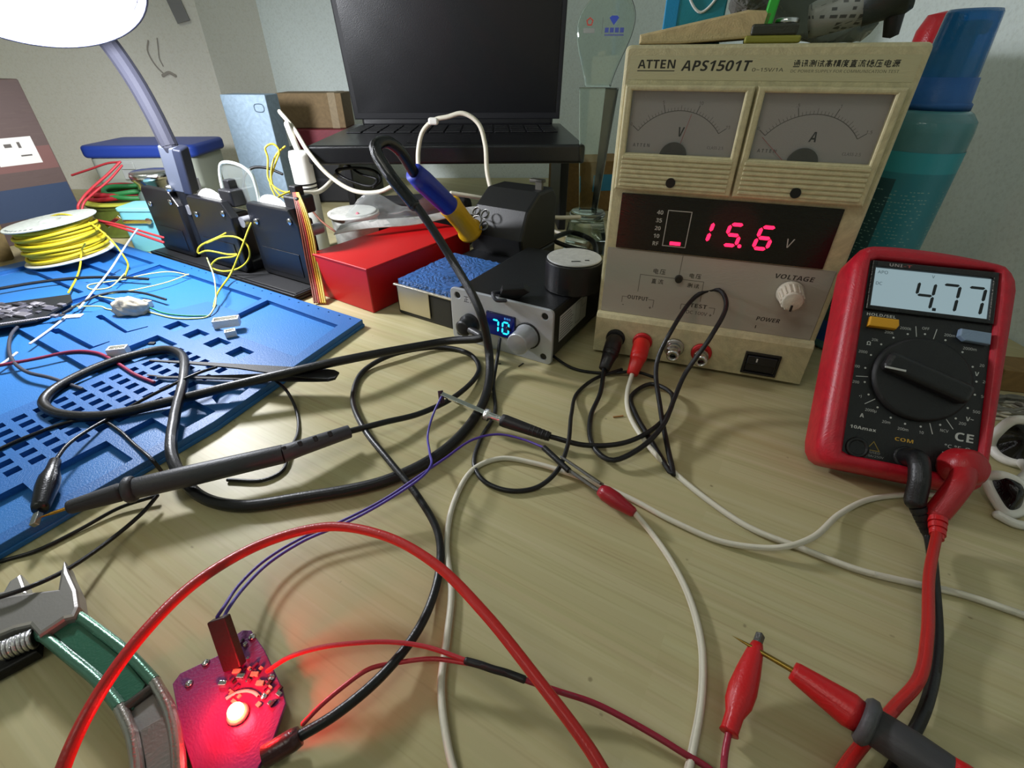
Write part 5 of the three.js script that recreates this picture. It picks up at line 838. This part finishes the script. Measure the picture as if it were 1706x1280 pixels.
// ---------------------------------------------------------------- small purple board with the red indicator
{
  const H = 4, o = on(385, 1170), q = (x, y, h = H) => on(x, y, h).sub(o), b = thing('indicator_board', 'small purple circuit board glowing with a red indicator', 'circuit board', o.clone());
  const purple = M('#681f62', 0.35, 0, { clearcoat: 0.5, clearcoatRoughness: 0.2 });
  const out = [[287, 1140], [300, 1122], [372, 1088], [384, 1064], [404, 1050], [418, 1050], [440, 1082], [470, 1146], [476, 1172], [456, 1230], [420, 1300], [330, 1310], [304, 1230]].map(([x, y]) => { const p = q(x, y); return [p.x, -p.z]; });
  part(b, 'board', lay(ext(poly(out), 1.6, 0.25)).translate(0, H - 1.6, 0), purple);
  for (const [x, y] of [[300, 1140], [420, 1070], [455, 1175], [350, 1270]]) { const p = q(x, y); part(b, 'standoff', cyl(1.4, 1.4, H - 1.5, p.x, 0, p.z, 12), steel); }
  const cm = [chrome, M('#2a2326', 0.4), M('#c9b78f', 0.4), M('#5a2450', 0.4)];
  for (let i = 0; i < 90; i++) { const x = 385 + rnd() * 85, y = 1060 + rnd() * 115, p = q(x, y), w = 0.8 + rnd() * 2.2; if ((x - 388) > (y - 1040) * 0.75) continue; part(b, 'component', rb(w * 0.7, 0.5 + rnd() * 0.5, 0.5 + rnd() * 0.8, 0.1, 0, 0, 0).rotateY(-0.5 + (i % 2) * 1.5708).translate(p.x, H + 0.3, p.z), cm[i % 4]); }
  for (const [x, y] of [[343, 1105], [420, 1062], [452, 1130], [315, 1140], [440, 1160]]) { const p = q(x, y); part(b, 'solder_pad', lathe([[0, 0.9], [0.9, 0.6], [1.3, 0], [0, 0]], 14).translate(p.x, H, p.z), chrome); }
  for (const [x, y] of [[395, 1120], [402, 1128], [372, 1140], [425, 1125], [434, 1140]]) { const p = q(x, y); part(b, 'component', rb(2.4, 1, 1.4, 0.2, p.x, H + 0.5, p.z), cm[(x | 0) % 3]); }
  const led = q(392, 1184, H + 3), lp = led.clone();
  part(b, 'led_base', lathe([[0, H], [3, H], [3, H + 1], [2.4, H + 1.2], [0, H + 1.2]], 20).translate(led.x, 0, led.z), M('#e8c8b0', 0.4));
  part(b, 'led_lens', sph(2.3, led.x, H + 2.6, led.z, 18), glow(new THREE.Color(1, 0.42, 0.2), 9));
  const l = new THREE.PointLight(new THREE.Color(1, 0.012, 0.02), 0.0075); l.position.set(led.x / 1000, (H + 5) / 1000, led.z / 1000); l.shadow.radius = 0.15; l.castShadow = true; b.add(l);
  part(b, 'lens_ring', new THREE.TorusGeometry(7, 0.5, 8, 30, 1.5).rotateX(-Math.PI / 2).rotateY(0.9).translate(led.x - 0.5, H + 0.4, led.z + 0.6), M('#e8d8c0', 0.25));
  // plug with the purple pair
  const c = thing('header_plug', 'dark upright plug carrying the purple wires on the small board', 'connector', on(385, 1105, H));
  const a0 = on(392, 1112, H + 0.4), a1 = on(364, 1030, 17), co = on(385, 1105, H);
  part(c, 'housing', along(rb(6.4, a0.distanceTo(a1), 3.2, 0.5, 0, a0.distanceTo(a1) / 2, 0), a0.clone().sub(co), a1.clone().sub(co)), M('#2b0f14', 0.4));
  // red wires of the board, sleeved together
  const rwm = M('#c2303a', 0.4);
  cable('thin_red_wire', 'thin red wire arching right from the small board', 'wire', [[446, 1118, 6], [480, 1096, 9], [530, 1080, 10], [590, 1072, 10], [650, 1070, 9], [710, 1078, 8], [780, 1102, 7]], 0.75, rwm, 'red wires of the small board');
  cable('thin_red_wire', 'thin red wire from the sleeved join to the cable end', 'wire', [[505, 1206, 6], [530, 1180, 7], [570, 1146, 7], [615, 1115, 6], [660, 1105, 5], [720, 1098, 5.5], [782, 1106, 6.5]], 0.75, rwm, 'red wires of the small board');
  cable('wire_join', 'black sleeved join between the red wires', 'sleeving', [[778, 1102, 7], [800, 1108, 7], [820, 1115, 6.5], [845, 1122, 6], [872, 1132, 6]], 1.25, M('#0f1012', 0.5));
  cable('crimson_wire', 'crimson wire from the black join to the bottom edge', 'wire', [[868, 1131, 6], [930, 1152, 5], [990, 1172, 4], [1060, 1208, 3], [1130, 1250, 2.4], [1200, 1300], [1230, 1400]], 0.95, M('#8f1730', 0.4));
}
// ---------------------------------------------------------------- adjustable wrench
{
  const H = 11, o = on(130, 1080), w = thing('adjustable_wrench', 'adjustable wrench with steel jaws and green painted handle', 'wrench', o.clone());
  const P = (pts, h = H) => pts.map(([x, y]) => { const p = on(x, y, h).sub(o); return [p.x, -p.z]; });
  const st = M('#8b8884', 0.42, 0.45, { bumpScale: 0.00004 }), sm = M('#a09d99', 0.36, 0.5, { bumpScale: 0.00004 });
  part(w, 'head', lay(ext(poly(P([[105, 932], [112, 950], [126, 980], [130, 1008], [122, 1026], [104, 1030], [62, 1058], [46, 1040], [20, 1046], [-20, 1062], [-70, 1070], [-70, 1002], [0, 992], [40, 986], [94, 980], [97, 958]])), 8, 1.2)).translate(0, 2.5, 0), st);
  part(w, 'moving_jaw', lay(ext(poly(P([[31, 953], [42, 985], [20, 992], [-10, 998], [-30, 990], [2, 982], [12, 965]])), 7, 1)).translate(0, 3, 0), sm);
  const wa = on(2, 1086, 7).sub(o), wb = on(58, 1064, 7).sub(o);
  part(w, 'worm_screw', along(cyl(2.6, 2.6, wa.distanceTo(wb)), wa, wb), darkSteel);
  for (let i = 0; i < 7; i++) { const c = wa.clone().lerp(wb, (i + 0.5) / 7); part(w, 'worm_thread', along(new THREE.TorusGeometry(2.9, 0.55, 6, 18).rotateX(Math.PI / 2), c, wb), chrome); }
  part(w, 'worm_frame', lay(ext(poly(P([[-70, 1075], [0, 1060], [48, 1042], [60, 1062], [58, 1082], [10, 1108], [-70, 1150]], 6)), 4, 0.6)).translate(0, 0.6, 0), M('#1d1b1a', 0.5, 0.5));
  const L = [[62, 1058], [110, 1098], [160, 1140], [195, 1182], [214, 1225], [224, 1280], [228, 1340]], Rr = [[108, 1006], [165, 1045], [220, 1088], [262, 1132], [288, 1182], [300, 1240], [304, 1340]];
  part(w, 'handle', lay(ext(poly(P([...L, ...Rr.slice().reverse()], 8)), 5, 0.8)).translate(0, 1.5, 0), st);
  const mixp = (a, b, t) => a.map(([x, y], i) => [x + (b[i][0] - x) * t, y + (b[i][1] - y) * t]);
  const iL = mixp(L, Rr, 0.22), iR = mixp(L, Rr, 0.8);
  part(w, 'green_panel', lay(ext(poly(P([[82, 1052], [120, 1082], ...iL.slice(2, 4), [iL[3][0] + 8, iL[3][1] + 10], [iR[3][0] - 8, iR[3][1] - 4], ...iR.slice(1, 3).reverse(), [118, 1022]], 8)), 1, 0.2)).translate(0, 6.3, 0), M('#1f5b45', 0.3, 0, { clearcoat: 0.6, clearcoatRoughness: 0.15 }));
  part(w, 'grey_panel', lay(ext(poly(P([[iL[4][0], iL[4][1]], ...iL.slice(5), ...iR.slice(5).reverse(), [iR[4][0], iR[4][1]]], 8)), 1, 0.2)).translate(0, 6.3, 0), M('#8a8680', 0.35, 0.7));
  for (const side of [mixp(L, Rr, 0.07), mixp(L, Rr, 0.93)]) { part(w, 'green_rail', tube(side.slice(0, 4).map(([x, y]) => on(x, y, 7.4).sub(o)), 1.7, 40, 10), M('#54806c', 0.25, 0.5)); part(w, 'rail', tube(side.slice(3).map(([x, y]) => on(x, y, 7.4).sub(o)), 1.7, 40, 10), M('#b0aca6', 0.22, 0.9)); }
  part(w, 'green_bridge', tube([mixp(L, Rr, 0.05)[0], mixp(L, Rr, 0.95)[0]].map(([x, y]) => on(x + 6, y + 4, 7).sub(o)), 2, 16, 10), M('#3f7560', 0.3, 0.3));
  part(w, 'panel_divider', tube([mixp(L, Rr, 0.1)[3], mixp(L, Rr, 0.9)[3]].map(([x, y]) => on(x + 4, y + 6, 7).sub(o)), 1.6, 16, 10), M('#4a4540', 0.35, 0.6));
}
// scraps on the desk
for (const [x, y, l, a, c, label] of [[1030, 694, 6, 0.2, '#b8804a', 'copper wire clipping near the steel clip lead'], [868, 608, 5, 0.9, '#3b3a36', 'dark wire clipping under the station corner'], [832, 606, 2, 0.2, '#4a4a46', 'solder bead beside the station plate']]) { const p = on(x, y, 0.5); solo('wire_clipping', label, 'clipping', cyl(0.4, 0.4, l, 0, -l / 2, 0, 8).rotateZ(1.5708).rotateY(a).translate(p.x, 0.5, p.z), M(c, 0.4, 0.5)); }

renderer.render(scene, camera);
